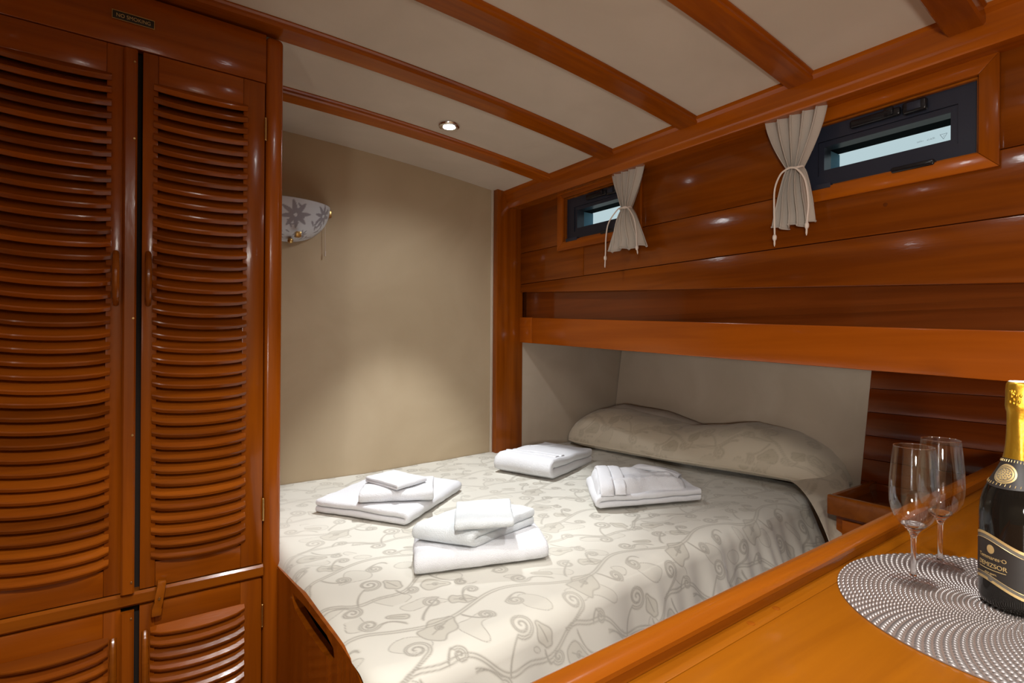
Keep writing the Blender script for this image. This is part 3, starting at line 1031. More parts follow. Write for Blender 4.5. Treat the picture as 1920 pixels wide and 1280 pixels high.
pl, PP = pillow('pillow', 2.385, 1.03, 2.065, 2.305, .34,
                [(1.03, .05), (1.06, .11), (1.12, .155), (1.25, .205), (1.42, .225), (1.6, .195), (1.74, .175), (1.9, .20), (2.1, .225), (2.25, .225), (2.34, .20), (2.385, .16)],
                -.592, 'long patterned pillow with a dip in the middle lying against the hull', M['pillow'], 11)
pillow('pillow', 2.37, 1.60, 2.26, 2.40, .16, [(1.6, .14), (1.75, .17), (1.95, .215), (2.2, .235), (2.37, .20)], -.585,  # added to stand in for the pillow pair's shaded back seam
       'plain pillow added for the shaded back seam behind the long patterned pillow', M['curtain'], 21, 80, 40, False, 0.)
# loose end of the pillow cover falling over the side of the bed
n1, n2 = 60, 60
u = np.linspace(0, 1, n1)[:, None] * np.ones((1, n2)); v = np.linspace(0, 1, n2)[None, :] * np.ones((n1, 1))
A = [np.array(p) for p in ((2.31, 1.20, -.575), (2.22, 1.08, -.555), (2.09, .970, -.630), (2.00, .885, -.740))]
B = [np.array(p) for p in ((2.50, 1.12, -.50), (2.47, .995, -.515), (2.31, .935, -.60), (2.13, .875, -.745))]


def bez(C, t):
    return ((1 - t) ** 3)[..., None] * C[0] + (3 * t * (1 - t) ** 2)[..., None] * C[1] + (3 * t * t * (1 - t))[..., None] * C[2] + (t ** 3)[..., None] * C[3]


P = bez(A, v) * (1 - u)[..., None] + bez(B, v) * u[..., None]
P[..., 1] -= .018 * np.sin(u * 9 + v * 2) * v + .015 * np.sin(math.pi * u) * (1 - v)
P[..., 2] += .012 * np.sin(math.pi * u) * (1 - v)
pat, tone = figure(u * .22 + 1, v * .4 + .2)
fo = grid_object('cover_flap', P, pat * .5, tone * .7, M['pillow'], pl)
fo.modifiers.new('thickness', 'SOLIDIFY').thickness = .002


# ================================================================== TOWELS AND ROBES
def folded(name, mat, quad, zb, t, layers, parent=None, first_right=True, seed=0, puff=.004, sag=None, nv=22, skew=0.):
    """a cloth folded to and fro: quad = front-left, front-right, back-right, back-left; folds lie on the left and right ends"""
    h = t / layers
    path = []
    for i in range(layers):
        us = np.linspace(.0, 1., 15)
        right = (i % 2 == 0) == first_right
        us = us if right else us[::-1]
        for uu in us:
            path.append((uu, (i + .5) * h, 0))
        if i < layers - 1:
            for aa in (-.25, 0, .25):
                path.append(((1 if right else 0), (i + 1) * h + aa * h, (1 if right else -1)))
    A_, B_, C_, D_ = [Vector((p[0], p[1], 0)) for p in quad]
    wlen = ((B_ - A_).length + (C_ - D_).length) / 2
    bulge = h * .55
    cl = []
    for uu, z, k in path:
        cl.append((uu * wlen + k * bulge * .9, z))
    N = len(cl)
    nr = []
    for i in range(N):
        p, q = cl[max(i - 1, 0)], cl[min(i + 1, N - 1)]
        dx, dz = q[0] - p[0], q[1] - p[1]; l = math.hypot(dx, dz) or 1
        nr.append((-dz / l, dx / l))
    vlist = [0, .008, .03] + list(np.linspace(.07, .93, nv)) + [.97, .992, 1]
    vsc = {0: .25, 1: .8, 2: .97, len(vlist) - 3: .97, len(vlist) - 2: .8, len(vlist) - 1: .25}
    rows = []
    for vi, vv in enumerate(vlist):
        sc_ = vsc.get(vi, 1.) * h * .49
        inn = {0: .010, 1: .004, 2: .0}.get(min(vi, len(vlist) - 1 - vi), 0.)
        row = []
        ring = [(cl[i][0] + nr[i][0] * sc_, cl[i][1] + nr[i][1] * sc_, i) for i in range(N)] + [(cl[i][0] - nr[i][0] * sc_, cl[i][1] - nr[i][1] * sc_, i) for i in range(N - 1, -1, -1)]
        for x, z, i in ring:
            uu = x / wlen
            ucl = min(1, max(0, uu))
            vv2 = vv + skew * z / t * .1
            base = (A_ * (1 - uu) + B_ * uu) * (1 - vv2) + (D_ * (1 - uu) + C_ * uu) * vv2
            dome = 1 + puff / t * 4 * ucl * (1 - ucl) * 4 * vv * (1 - vv)
            n1_ = noise.noise(Vector((base.x * 11 + seed, base.y * 11, z * 14)))
            n2_ = noise.noise(Vector((base.x * 28 + seed, base.y * 28, z * 30 + 5)))
            zz_ = z * dome + (n1_ * .0045 + n2_ * .002) * min(1, z / t * 1.2)
            if sag:
                zz_ += sag(ucl, vv) * (z / t)
            off = Vector((n1_ * .004, n2_ * .004, 0))
            row.append((base.x + off.x, base.y + off.y, zb + max(zz_, .0006)))
        rows.append(row)
    b = MB()
    vs = b.grid(rows, close_v=True)
    for r_ in (vs[0], vs[-1]):
        for i in range(N - 1):
            try:
                b.bm.faces.new((r_[i], r_[i + 1], r_[2 * N - 2 - i], r_[2 * N - 1 - i]))
            except ValueError:
                pass
    return b.build(name, mat, parent, angle=1.2)


def bez2(p):
    return p


GT = 'folded towels on the bed'
SZ = BZ + .004
# stack near the wardrobe
o = folded('bath_towel', M['towel'], [(.565, 1.975), (.760, 1.668), (1.130, 1.945), (.930, 2.235)], SZ, .046, 2, None, True, 3)
tag(o, 'white bath towel at the bottom of the towel stack nearer the back wall', 'towel', GT)
o = folded('hand_towel', M['towel'], [(.905, 1.732), (.985, 1.885), (.765, 1.995), (.672, 1.838)], SZ + .048, .042, 2, None, False, 8)
tag(o, 'white hand towel in the middle of the towel stack nearer the back wall', 'towel', GT)
o = folded('wash_cloth', M['towel'], [(.733, 1.935), (.778, 1.765), (.915, 1.815), (.868, 1.985)], SZ + .092, .020, 2, None, True, 12)
tag(o, 'small white washcloth on top of the towel stack nearer the back wall', 'towel', GT)
# stack at the front of the bed
o = folded('bath_towel', M['towel'], [(.985, 1.192), (1.085, 1.415), (.730, 1.520), (.622, 1.298)], SZ, .054, 2, None, False, 21)
tag(o, 'white bath towel at the bottom of the towel stack nearer the bed edge', 'towel', GT)
o = folded('hand_towel', M['towel2'], [(.780, 1.240), (1.020, 1.300), (.925, 1.470), (.675, 1.388)], SZ + .056, .048, 2, None, False, 27)
tag(o, 'bluish white hand towel in the middle of the towel stack nearer the bed edge', 'towel', GT)
o = folded('wash_cloth', M['towel2'], [(.872, 1.198), (.960, 1.345), (.815, 1.412), (.722, 1.264)], SZ + .106, .026, 2, None, False, 33)
tag(o, 'small bluish white washcloth on top of the towel stack nearer the bed edge', 'towel', GT)


def strip(name, mat, pts, w, th_, parent, n=40, jit=.0, seed=0):
    """a flat band of cloth along a smooth line; pts carry a side direction"""
    P_ = [Vector(p) for p in pts]
    sm = []
    for q in range(len(P_) - 1):
        p0, p1, p2, p3 = P_[max(q - 1, 0)], P_[q], P_[q + 1], P_[min(q + 2, len(P_) - 1)]
        for t in np.linspace(0, 1, 9)[: 9 if q == len(P_) - 2 else 8]:
            sm.append(.5 * ((2 * p1) + (-p0 + p2) * t + (2 * p0 - 5 * p1 + 4 * p2 - p3) * t * t + (-p0 + 3 * p1 - 3 * p2 + p3) * t ** 3))
    b = MB(); rows = []
    for i, p in enumerate(sm):
        t = (sm[min(i + 1, len(sm) - 1)] - sm[max(i - 1, 0)]).normalized()
        s = t.cross(Vector((0, 0, 1)))
        s = s.normalized() if s.length > .05 else Vector((1, 0, 0))
        up = s.cross(t).normalized()
        row = []
        for k in range(12):
            aa = 2 * math.pi * k / 12
            cx_, cz_ = math.cos(aa), math.sin(aa)
            row.append(p + s * (w / 2) * (abs(cx_) ** .6) * (1 if cx_ > 0 else -1) + up * (th_ / 2) * (abs(cz_) ** .7) * (1 if cz_ > 0 else -1)
                       + up * jit * noise.noise(p * 20 + Vector((k, seed, 0))))
        rows.append(row)
    vs = b.grid(rows, close_v=True); b.cap(vs[0]); b.cap(vs[-1])
    return b.build(name, mat, parent, angle=1.4)


def top_of(objs):
    """height of the uppermost cloth at a point, for laying bands on it"""
    trees = []
    for o_ in objs:
        me = o_.data
        trees.append(BVHTree.FromPolygons([v.co for v in me.vertices], [tuple(p.vertices) for p in me.polygons]))
    def f(x, y, default):
        best = None
        for t_ in trees:
            h_ = t_.ray_cast(Vector((x, y, 3.)), Vector((0, 0, -1)))
            if h_[0] is not None and (best is None or h_[0].z > best): best = h_[0].z
        return default if best is None else best - H
    return f


def band(name, mat, objs, pts, w, h, parent, floor_z, n=34, wob=.0):
    """a cloth band (collar, belt, seam) lying on other cloth along a line seen from above, running down over its edge"""
    f = top_of(objs)
    P_ = [Vector((p[0], p[1])) for p in pts]
    line = []
    for q in range(len(P_) - 1):
        for t in np.linspace(0, 1, n // (len(P_) - 1), endpoint=q == len(P_) - 2):
            line.append(P_[q].lerp(P_[q + 1], t))
    b = MB(); rows = []
    ls = np.linspace(-1, 1, 13)
    for i, p in enumerate(line):
        t = (line[min(i + 1, len(line) - 1)] - line[max(i - 1, 0)]).normalized()
        sd = Vector((-t.y, t.x))
        up, dn = [], []
        for l in ls:
            q = p + sd * (l * w / 2 * (1 + wob * math.sin(i * .5)))
            z = f(q.x, q.y, floor_z)
            up.append(Vector((q.x, q.y, z + h * (1 - abs(l) ** 6) + .0008)))
            dn.append(Vector((q.x, q.y, z - .002)))
        rows.append(up + dn[::-1])
    vs = b.grid(rows, close_v=True); b.cap(vs[0]); b.cap(vs[-1])
    return b.build(name, mat, parent, angle=1.3)


# robe near the post
rb = thing('bathrobe', (1.68, 2.0, SZ), 'white bathrobe folded into a neat block near the post', 'bathrobe', 'folded bathrobes on the bed')
RZ = SZ + .008
o = folded('robe_body', M['robe'], [(1.553, 1.832), (1.925, 1.985), (1.850, 2.275), (1.452, 2.120)], RZ, .088, 2, rb, False, 41, .006,
           sag=lambda u, v: -.020 * u + .003 * math.sin(11 * u + 2))
band('robe_collar', M['robe'], [o], [(1.500, 2.115), (1.600, 1.870)], .036, .004, rb, RZ)
band('robe_collar', M['robe'], [o], [(1.548, 2.130), (1.650, 1.890)], .034, .005, rb, RZ)
band('robe_belt', M['robe'], [o], [(1.660, 2.150), (1.740, 2.115), (1.815, 2.150)], .034, .004, rb, RZ)

# robe in front of the pillow
r2 = thing('bathrobe', (1.62, 1.43, SZ), 'loosely folded white bathrobe with its collar turned up in front of the pillow', 'bathrobe', 'folded bathrobes on the bed')
folded('robe_body', M['robe'], [(1.412, 1.408), (1.808, 1.268), (1.925, 1.475), (1.600, 1.660)], RZ, .044, 2, r2, False, 52, .003)
b = MB(); rows = []                                   # the wrinkled upper fold, rolled over at its left end
NU_, NV_ = 60, 44
for i in range(NU_):
    u_ = i / (NU_ - 1)
    row = []
    for j in range(NV_):
        v_ = j / (NV_ - 1)
        e = (1 - (1 - min(1, 9 * u_)) ** 2) ** .5 * (1 - (1 - min(1, 7 * (1 - u_))) ** 2) ** .5 if 0 < u_ < 1 else 0
        e *= (1 - (1 - min(1, 8 * v_)) ** 2) ** .5 * (1 - (1 - min(1, 8 * (1 - v_))) ** 2) ** .5
        A_, B_, C_, D_ = Vector((1.418, 1.425)), Vector((1.765, 1.308)), Vector((1.905, 1.475)), Vector((1.603, 1.660))
        p = (A_ * (1 - u_) + B_ * u_) * (1 - v_) + (D_ * (1 - u_) + C_ * u_) * v_
        wr = .007 * math.sin(9 * v_ + 7 * u_ * (v_ - .3)) + .004 * math.sin(19 * v_ - 5 * u_ + 1) + .006 * noise.noise(Vector((p.x * 16, p.y * 16, 3))) + .003 * noise.noise(Vector((p.x * 40, p.y * 40, 8)))
        z = RZ + .040 + (.050 - .024 * u_ + wr) * e
        row.append((p.x + .010 * math.sin(7 * v_) * u_, p.y + .008 * math.sin(11 * u_ + 1) * (1 - v_), z))
    rows.append(row)
b.grid(rows)
b.build('robe_upper_fold', M['robe'], r2, angle=3.1)
strip('robe_collar', M['robe'], [(1.437, 1.398, RZ + .046), (1.446, 1.412, RZ + .078), (1.490, 1.465, RZ + .094), (1.560, 1.545, RZ + .098), (1.618, 1.615, RZ + .086), (1.628, 1.632, RZ + .060)], .052, .014, r2, jit=.003, seed=7)
strip('robe_collar', M['robe'], [(1.484, 1.378, RZ + .047), (1.494, 1.394, RZ + .077), (1.538, 1.445, RZ + .092), (1.605, 1.525, RZ + .097), (1.664, 1.594, RZ + .085), (1.676, 1.610, RZ + .060)], .046, .012, r2, jit=.003, seed=9)
strip('robe_sleeve', M['robe'], [(1.750, 1.565, RZ + .060), (1.785, 1.545, RZ + .078), (1.835, 1.505, RZ + .072), (1.870, 1.460, RZ + .060), (1.885, 1.425, RZ + .048)], .056, .020, r2, jit=.006, seed=12)

# ================================================================== NIGHTSTAND
ns = thing('nightstand', (2.28, .70, -H), 'low mahogany tray-topped nightstand between the pillow end and the counter', 'nightstand')
NZ = -.547
bx('body', M['wood_y'], (2.135, 2.50, .48, .925, -H, NZ - .075), ns, .003)
bx('tray_front', M['wood_rail'], (2.110, 2.132, .47, .947, NZ - .072, NZ), ns, .005)
bx('tray_side', M['wood_x'], (2.132, 2.50, .929, .947, NZ - .072, NZ - .004), ns, .003)
bx('tray_floor', M['wood_dark'], (2.132, 2.50, .47, .929, NZ - .072, NZ - .040), ns, .001)
bx('drawer_front', M['wood_y'], (2.122, 2.134, .50, .90, NZ - .26, NZ - .085), ns, .003)

# ================================================================== COUNTER
CZ = -.38


def ye(x): return .419 + (x - .462) * .021            # the counter's inner edge line


ct = thing('counter', (1.1, -.2, -H), 'glossy orange mahogany counter with raised edge rail in the foreground', 'counter')


def quad_prism(name, mat, f0, f1, x0, x1, z0, z1, bev=.002, parent=ct):
    b = MB()
    b.prism([(x0, f0(x0)), (x1, f0(x1)), (x1, f1(x1)), (x0, f1(x0))], lambda x, y: (x, y, z0), lambda x, y: (x, y, z1))
    if bev:
        bmesh.ops.bevel(b.bm, geom=list(b.bm.edges), offset=bev, segments=3, affect='EDGES', profile=.5)
    return b.build(name, mat, parent)


XE = 2.035
quad_prism('counter_top', M['wood_counter'], lambda x: -.95, lambda x: ye(x) - .0255 + .010 * (1.3 - x) * 0, .26, XE, CZ - .03, CZ, .001)
quad_prism('edge_strip', M['wood_counter'], lambda x: ye(x) - .025, lambda x: ye(x), .26, XE, CZ - .03, CZ, .001)
b = MB()                                              # fiddle rail: dark upright with a lighter rounded cap
sec = [(0, -.032), (0, .012), (-.004, .016), (-.004, .022), (.000, .027), (.006, .030), (.024, .030), (.031, .026), (.033, .018), (.030, .012), (.030, -.032)]
vs = b.grid([[(x, ye(x) + .0006 + dy, CZ + dz) for dy, dz in sec] for x in np.linspace(.26, 2.27, 12)], close_v=True); b.cap(vs[0]); b.cap(vs[-1])
b.build('fiddle_rail', M['wood_rail'], ct)
bx('end_rail', M['wood_rail'], (XE + .0006, XE + .030, -.95, ye(XE) - .001, CZ - .03, CZ + .028), ct, .006)
bx('cabinet', M['wood_z'], (.30, 2.50, -.94, .40, -H, CZ - .031), ct, .003)
for (x, y) in ((.77, ye(.77) - .012), (.70, ye(.70) - .013)):
    k = MB(); k.lathe([(.0055, 0), (.0055, .0006), (.0045, .0008)], (x, y, CZ - .0001), 16); k.build('wood_plug', M['wood_rail'], ct)

# ================================================================== PLACEMAT
MC = (1.030, .193); MR = .231
pm = thing('placemat', (MC[0], MC[1], CZ), 'round silver beaded placemat under the flutes and bottle', 'placemat')
b = MB(); b.lathe([(MR - .001, 0.0005), (MR - .001, .0022), (.004, .0026)], (MC[0], MC[1], CZ), 96); b.build('backing', M['mat_base'], pm)


def beads():
    v, f = [], []
    NR, NA = 36, 112
    for i in range(NR):
        r0 = .006 + (MR - .006) * i / NR; r1 = .006 + (MR - .006) * (i + 1) / NR
        na = NA if r0 > .06 else (NA // 2 if r0 > .025 else NA // 4)
        for j in range(na):
            a0 = 2 * math.pi * (j + .5 * (i % 2) * 0) / na + .020 * i
            da = 2 * math.pi / na
            g0, g1 = a0 + da * .10, a0 + da * .90
            gm = (g0 + g1) / 2
            q0, q1, rm = r0 + .0006, r1 - .0010, (r0 + r1) / 2
            tw = .020 / (r1 - r0)
            k = len(v)
            for (r, an, h) in ((q0, g0 + .002, .0022), (q0, g1, .0022), (q1, g1 + .014, .0022), (q1, g0 + .016, .0022), (rm, g0 + .25 * da + .007, .0050), (rm, g0 + .7 * da + .007, .0050)):
                v.append((MC[0] + r * math.cos(an), MC[1] + r * math.sin(an), CZ + h + H))
            f += [(k, k + 1, k + 5, k + 4), (k + 1, k + 2, k + 5), (k + 2, k + 3, k + 4, k + 5), (k + 3, k, k + 4)]
    me = bpy.data.meshes.new('beads'); me.from_pydata(v, [], f); me.materials.append(M['silver'])
    me.polygons.foreach_set('use_smooth', [True] * len(me.polygons))
    o = put('beads', me, pm); o['kind'] = 'stuff'
    return o


beads()

# ================================================================== FLUTES
MZ = CZ + .0052


def flute(x, y, label):
    t = thing('champagne_flute', (x, y, MZ), label, 'glass', 'champagne flutes on the placemat')
    def turn(name, pr, mat):
        seg = 56; b = MB()
        b.grid([[Vector((x + max(r, .00001) * math.cos(2 * math.pi * j / seg), y + max(r, .00001) * math.sin(2 * math.pi * j / seg), MZ + h)) for j in range(seg)] for r, h in pr], close_v=True)
        b.build(name, mat, t, angle=1.4)
    bowl = [(.0175, .0905), (.0215, .0948), (.0255, .100), (.0305, .112), (.0328, .125), (.0335, .140), (.0325, .165), (.0300, .195), (.0278, .2140)]
    turn('bowl', bowl + [(.0276, .2148), (.0272, .2148)] + [(r - .0007, h) for r, h in bowl[::-1]], M['thin_glass'])
    turn('bowl_base', [(.0, .070), (.0038, .070), (.0055, .076), (.010, .083), (.0174, .0904), (.0166, .0925), (.012, .0905), (.006, .0885), (.0, .088)], M['glass'])
    turn('stem', [(.0, .0699), (.0037, .0699), (.0034, .045), (.0036, .020), (.0050, .0101), (.0, .0101)], M['glass'])
    turn('foot', [(.0, .0100), (.0049, .0100), (.012, .0052), (.026, .0030), (.0325, .0016), (.0325, .0008), (.030, .0), (.0, .0)], M['thin_glass'])
    b = MB(); b.tube([(x + .0276 * math.cos(q), y + .0276 * math.sin(q), MZ + .2150) for q in np.linspace(0, 2 * math.pi, 57)], .0006, 6)
    b.build('rim', M['glass'], t)
    return t


flute(1.026, .329, 'clear champagne flute standing nearer the camera and farther from the bottle')
flute(1.140, .327, 'clear champagne flute standing behind, partly hidden by the other flute')

# ================================================================== BOTTLE
BX, BY = 1.056, .209
bt = thing('champagne_bottle', (BX, BY, MZ), 'dark sparkling wine bottle with gold foil neck and black label', 'bottle')
body = [(.030, .0), (.040, .001), (.0445, .005), (.0455, .012), (.0455, .120), (.0452, .135), (.0440, .148), (.0410, .161), (.0365, .173), (.0310, .184), (.0260, .194), (.0220, .203), (.0190, .213)]
b = MB(); b.lathe(body, (BX, BY, MZ), 56); b.build('body', M['bottle'], bt, angle=1.2)
foil = [(.0213, .2055), (.0195, .212), (.0180, .220), (.0166, .232), (.0157, .248), (.0153, .268), (.0154, .280), (.0166, .284), (.0172, .289), (.0170, .296), (.0166, .312), (.0160, .320), (.0145, .3235)]
rows = []
seg = 56
b = MB()
for r, h in foil:
    rows.append([(BX + r * (1 + .012 * math.sin(11 * 2 * math.pi * j / seg + 40 * h)) * math.cos(2 * math.pi * j / seg),
                  BY + r * (1 + .012 * math.sin(11 * 2 * math.pi * j / seg + 40 * h)) * math.sin(2 * math.pi * j / seg), MZ + h) for j in range(seg)])
vs = b.grid(rows, close_v=True); b.cap(vs[-1]); b.build('foil', M['gold'], bt, angle=1.2)
b = MB(); b.lathe([(.0138, .3236), (.0138, .3248), (.0125, .3254)], (BX, BY, MZ), 32); b.build('cap_disc', M['white'], bt)

view = math.atan2(-BY, -BX)                           # direction from the bottle to the lens
# picture-left of the bottle's axis is reached by turning clockwise seen from above
def ang_of(dx, R): return view - math.asin(max(-1, min(1, -dx / R)))


LC = view - math.radians(42)                          # where the label faces


def on_bottle(w, h, R):
    """w: distance along the label to the reader's right, h: height"""
    an = LC + w / R
    return Vector((BX + R * math.cos(an), BY + R * math.sin(an), MZ + h))


def label_band(name, mat, w0, w1, hb, ht, R, n=40, parent=bt):
    b = MB()
    ws = np.linspace(w0, w1, n)
    b.grid([[on_bottle(w, hb(w) + (ht(w) - hb(w)) * k / 4, R) for k in range(5)] for w in ws])
    return b.build(name, mat, parent)


def lt(w): return .0935 + .0095 * math.cos(w / .040 * 1.9 + .5)
def lb(w): return .0330 + .0085 * math.cos(w / .040 * 1.9 + .55)


label_band('label', M['label_edge'], -.046, .046, lb, lt, .0459)
label_band('label_panel', M['label'], -.040, .039, lambda w: lb(w) + .0055, lambda w: lt(w) - .006, .0461)
label_band('label_band', M['gold_print'], -.046, .046, lambda w: lt(w) - .0005, lambda w: lt(w) + .0035, .0462)
label_band('label_band', M['gold_print'], -.046, .046, lambda w: lb(w) - .0035, lambda w: lb(w) + .0005, .0462)
lin = MB(); R_ = .0463
lin.tube([on_bottle(w, lt(w) - .006, R_) for w in np.linspace(-.040, .039, 24)] + [on_bottle(.039, h, R_) for h in np.linspace(lt(.039) - .007, lb(.039) + .006, 8)]
         + [on_bottle(w, lb(w) + .0055, R_) for w in np.linspace(.039, -.040, 24)], .0004, 5)
lin.build('label_rule', M['gold_print'], bt)


def wrap_text(s, size, w, h, R, parent, name='lettering', sx=1.):
    me = text_mesh(s, size, .0002)
    for v in me.vertices:
        p = on_bottle(w + v.co.x * sx, h + v.co.y, R + v.co.z)
        v.co = p + Vector((0, 0, H))
    me.materials.append(M['gold_print'])
    return put(name, me, parent)


wrap_text('Tommares\u00b7O', .0075, .000, .0715, .0463, bt)
wrap_text('DEMIZSOR', .0088, .000, .0605, .0463, bt)
wrap_text('vino spum.', .0042, .000, .0490, .0463, bt)
k = MB(); k.tube([on_bottle(w, .0545, .0464) for w in np.linspace(-.020, .020, 12)], .00045, 5); k.build('label_rule', M['gold_print'], bt)


def disc_on(w, h, r, R, name, mat, sy=1.15):
    b = MB()
    rows = [[on_bottle(w + r * q * math.cos(a_), h + r * sy * q * math.sin(a_), R + .0004 * (1 - q)) for a_ in np.linspace(0, 2 * math.pi, 25)[:-1]] for q in (.02, .35, .7, 1.)]
    vs = b.grid(rows, close_v=True); b.cap(vs[0])
    return b.build(name, mat, bt)


disc_on(.000, .0835, .0055, .0463, 'label_emblem', M['gold_print'])
disc_on(.000, .0425, .0042, .0463, 'label_emblem', M['label_edge'])


# neck collar: black band with a gold medallion on the shoulder
def r_at(h): return float(np.interp(h, [p[1] for p in body] + [.22, .235], [p[0] for p in body] + [.018, .0165]))


def on_neck(aw, h, off): 
    an = LC + math.radians(6) + aw
    r = r_at(h) + off
    return Vector((BX + r * math.cos(an), BY + r * math.sin(an), MZ + h))


b = MB(); b.grid([[on_neck(aw, (.178 - .006 * math.cos(aw)) + k / 6 * (.032 + .010 * math.cos(aw)), .0007) for k in range(7)] for aw in np.linspace(-2.2, 2.2, 60)])
b.build('neck_label', M['label'], bt)
b = MB()
rows = [[on_neck(q * .52 * math.cos(a_), .1925 + q * .0135 * math.sin(a_), .0012 + .0008 * (1 - q)) for a_ in np.linspace(0, 2 * math.pi, 33)[:-1]] for q in (.02, .3, .6, .85, 1.)]
vs = b.grid(rows, close_v=True); b.cap(vs[0]); b.build('medallion', M['gold_print'], bt)
b = MB()
for rr_ in (.82, .62):
    b.tube([on_neck(rr_ * .52 * math.cos(q), .1925 + rr_ * .0135 * math.sin(q), .0022) for q in np.linspace(0, 2 * math.pi, 40)], .0004, 5)
for q in range(26):
    aa, rq = q * 2.4, .58 * math.sqrt((q + .5) / 26)
    p0 = on_neck(rq * .52 * math.cos(aa), .1925 + rq * .0135 * math.sin(aa), .0019); b.ball(p0, .0009, (1, 1, 1), 8)
b.build('medallion_relief', M['label_edge'], bt)
b = MB()
for sgn in (1, -1):
    for q in range(-9, 10):
        aw = q * .16
        h0 = .1925 + sgn * (.0165 + .004 * math.cos(aw) * (1 if sgn > 0 else .2) - .002)
        b.tube([on_neck(aw, h0 - .0016, .0012), on_neck(aw + .02, h0 + .0016, .0012)], .0004, 5)
b.build('neck_lettering', M['gold_print'], bt)
b = MB()                                              # embossed strip on the foil
for q in range(16):
    aw = -.5 + random.uniform(0, .9); h0 = .292 + random.uniform(0, .02)
    an = LC + math.radians(20) + aw
    b.ball((BX + .0170 * math.cos(an), BY + .0170 * math.sin(an), MZ + h0), .0016, (1, 1, 1.6), 8)
b.build('foil_emboss', M['gold'], bt)

# ================================================================== LAMPS
for i, s_ in enumerate(SPOTS):
    x, y = s_[:2]
    z = ceil_z(x) - .001
    lab = ['chrome recessed ceiling spotlight shining over the bed', 'chrome recessed ceiling spotlight over the counter end',
           'chrome recessed ceiling spotlight over the foot corner of the bed', 'chrome recessed ceiling spotlight over the entrance', 'chrome recessed ceiling spotlight at the aft end'][i]
    t = thing('ceiling_spotlight', (x, y, z), lab, 'lamp', 'recessed ceiling spotlights')
    b = MB()
    b.lathe([(.0255, .0), (.0255, -.008), (.034, -.010), (.041, -.007), (.044, -.001), (.044, .002)], (x, y, z), 32, False); b.build('ring', M['chrome'], t)
    b = MB(); b.lathe([(.0252, -.0075), (.018, -.009), (.002, -.0098)], (x, y, z), 24); b.build('lens', M['lamp_on'], t)
t = thing('niche_fill_housing', (XL, -.70, -.02), 'round white disc added out of view as fill light for the niche', 'lamp')  # housing of the added niche fill light
b = MB()
for nm_, mt_, pr in (('rim', 'white', [(.17, .0), (.17, .022), (.155, .03), (.148, .03)]), ('diffuser', 'lamp_fill', [(.15, .02), (.15, .03), (.10, .05), (.02, .06)])):
    b = MB()
    vs = b.grid([[(XL + h, -.70 + r * math.cos(q), -.02 + r * math.sin(q)) for q in np.linspace(0, 2 * math.pi, 41)[:-1]] for r, h in pr], close_v=True)
    if nm_ == 'diffuser': b.cap(vs[-1])
    b.build(nm_, M[mt_], t)
t = thing('ambient_fill_housing', (.25, -.75, ceil_z(.25)), 'round white ceiling disc added out of view as ambient fill light', 'lamp')  # housing of the added ambient fill light
b = MB(); b.lathe([(.20, .0), (.20, -.022), (.185, -.03), (.175, -.03)], (.25, -.75, ceil_z(.25)), 40, False); b.build('rim', M['white'], t)
b = MB(); b.lathe([(.178, -.02), (.178, -.03), (.12, -.050), (.02, -.06)], (.25, -.75, ceil_z(.25)), 40); b.build('diffuser', M['lamp_fill'], t)

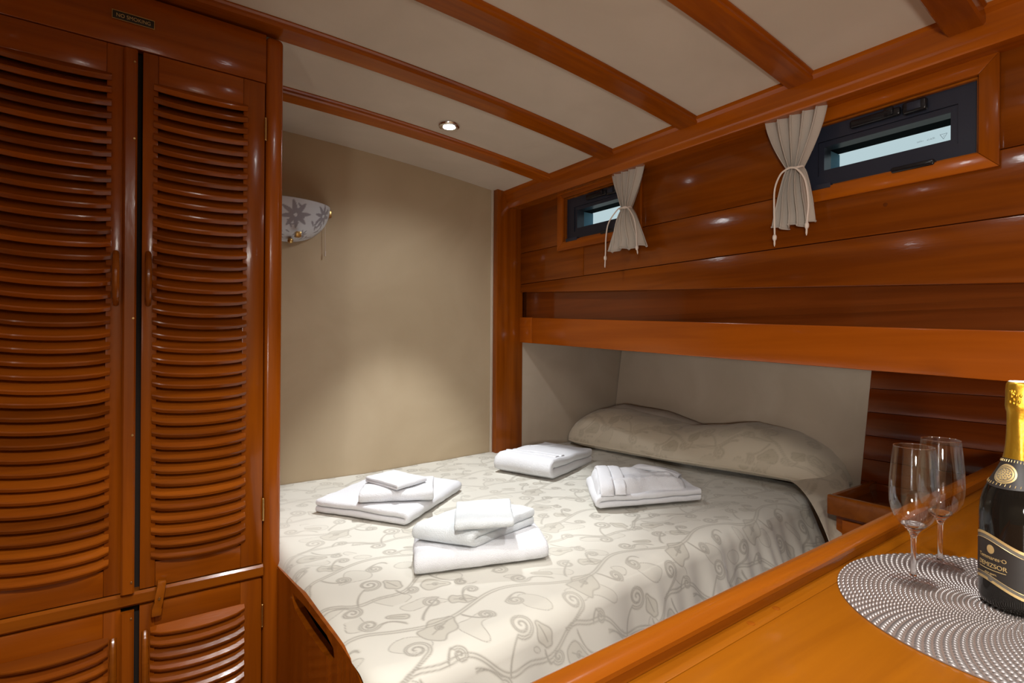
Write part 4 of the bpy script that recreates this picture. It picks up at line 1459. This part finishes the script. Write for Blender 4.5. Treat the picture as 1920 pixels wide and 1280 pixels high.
# ---- wall lamp: half bowl of frosted flowered glass
LX, LZ = .560, .600
wl = thing('wall_lamp', (LX, YB, LZ - .17), 'half-bowl wall lamp of frosted glass with grey flowers', 'lamp')
nu, nv = 150, 90
uu = np.linspace(0, math.pi, nu)[:, None] * np.ones((1, nv)); vv = np.linspace(0, 1, nv)[None, :] * np.ones((nu, 1))
rx, ry, hz = .190, .120, .165
ph_ = vv * math.pi / 2
X_ = LX + rx * np.cos(uu) * np.cos(ph_) ** .9
Y_ = YB - .004 - ry * np.sin(uu) * np.cos(ph_) ** .8
Z_ = LZ - .01 - hz * np.sin(ph_)
sx = (uu / math.pi) * .42; sy = vv * .20
pat = np.zeros_like(sx)


def petal(cx, cy, ln, wd_, a_):
    dx, dy = sx - cx, sy - cy
    p = dx * math.cos(a_) + dy * math.sin(a_); q = -dx * math.sin(a_) + dy * math.cos(a_)
    e = ((p - ln / 2) / (ln / 2)) ** 2 + (q / (wd_ / 2 * np.clip(1.15 - p / ln * .5, .2, 1.2))) ** 2
    return np.clip((1.12 - e) / .25, 0, 1)


rng = random.Random(3)
for (cx, cy, s_) in ((.195, .055, 1.), (.088, .040, .8), (.315, .050, .9), (.14, .13, .55), (.26, .14, .6)):
    for k in range(8):
        pat = np.maximum(pat, petal(cx, cy, .050 * s_, .0165 * s_, k * 2 * math.pi / 8 + cx * 9) * (np.hypot(sx - cx, sy - cy) > .006))
for k in range(60):
    cx, cy = rng.uniform(.01, .41), rng.uniform(.01, .16)
    pat = np.maximum(pat, petal(cx, cy, rng.uniform(.020, .034), rng.uniform(.006, .010), rng.uniform(0, 6.28)))
so = grid_object('glass_shade', np.stack([X_, Y_, Z_], -1), pat, pat * 0, M['shade'], wl)
so.modifiers.new('thickness', 'SOLIDIFY').thickness = .004
b = MB(); b.box(LX - .05, LX + .05, YB - .012, YB - .0005, LZ - .14, LZ - .03, .003); b.build('back_plate', M['brass'], wl)
b = MB(); b.box(LX + .018, LX + .040, YB - .128, YB - .098, LZ - .170, LZ - .148, .003); b.build('brass_clip', M['brass'], wl)
b = MB(); b.ball((LX + .012, YB - .06, LZ - .178), .012); b.build('brass_knob', M['brass'], wl)
b = MB(); b.box(LX + rx - .016, LX + rx + .006, YB - .022, YB - .001, LZ - .050, LZ - .020, .003); b.build('side_clip', M['brass'], wl)
b = MB(); b.tube([(LX + .168, YB - .016, LZ - .07), (LX + .170, YB - .016, LZ - .200)], .0012, 6); b.tube([(LX + .170, YB - .016, LZ - .200), (LX + .170, YB - .016, LZ - .222)], .0028, 8)
b.build('pull_chain', M['cord'], wl)
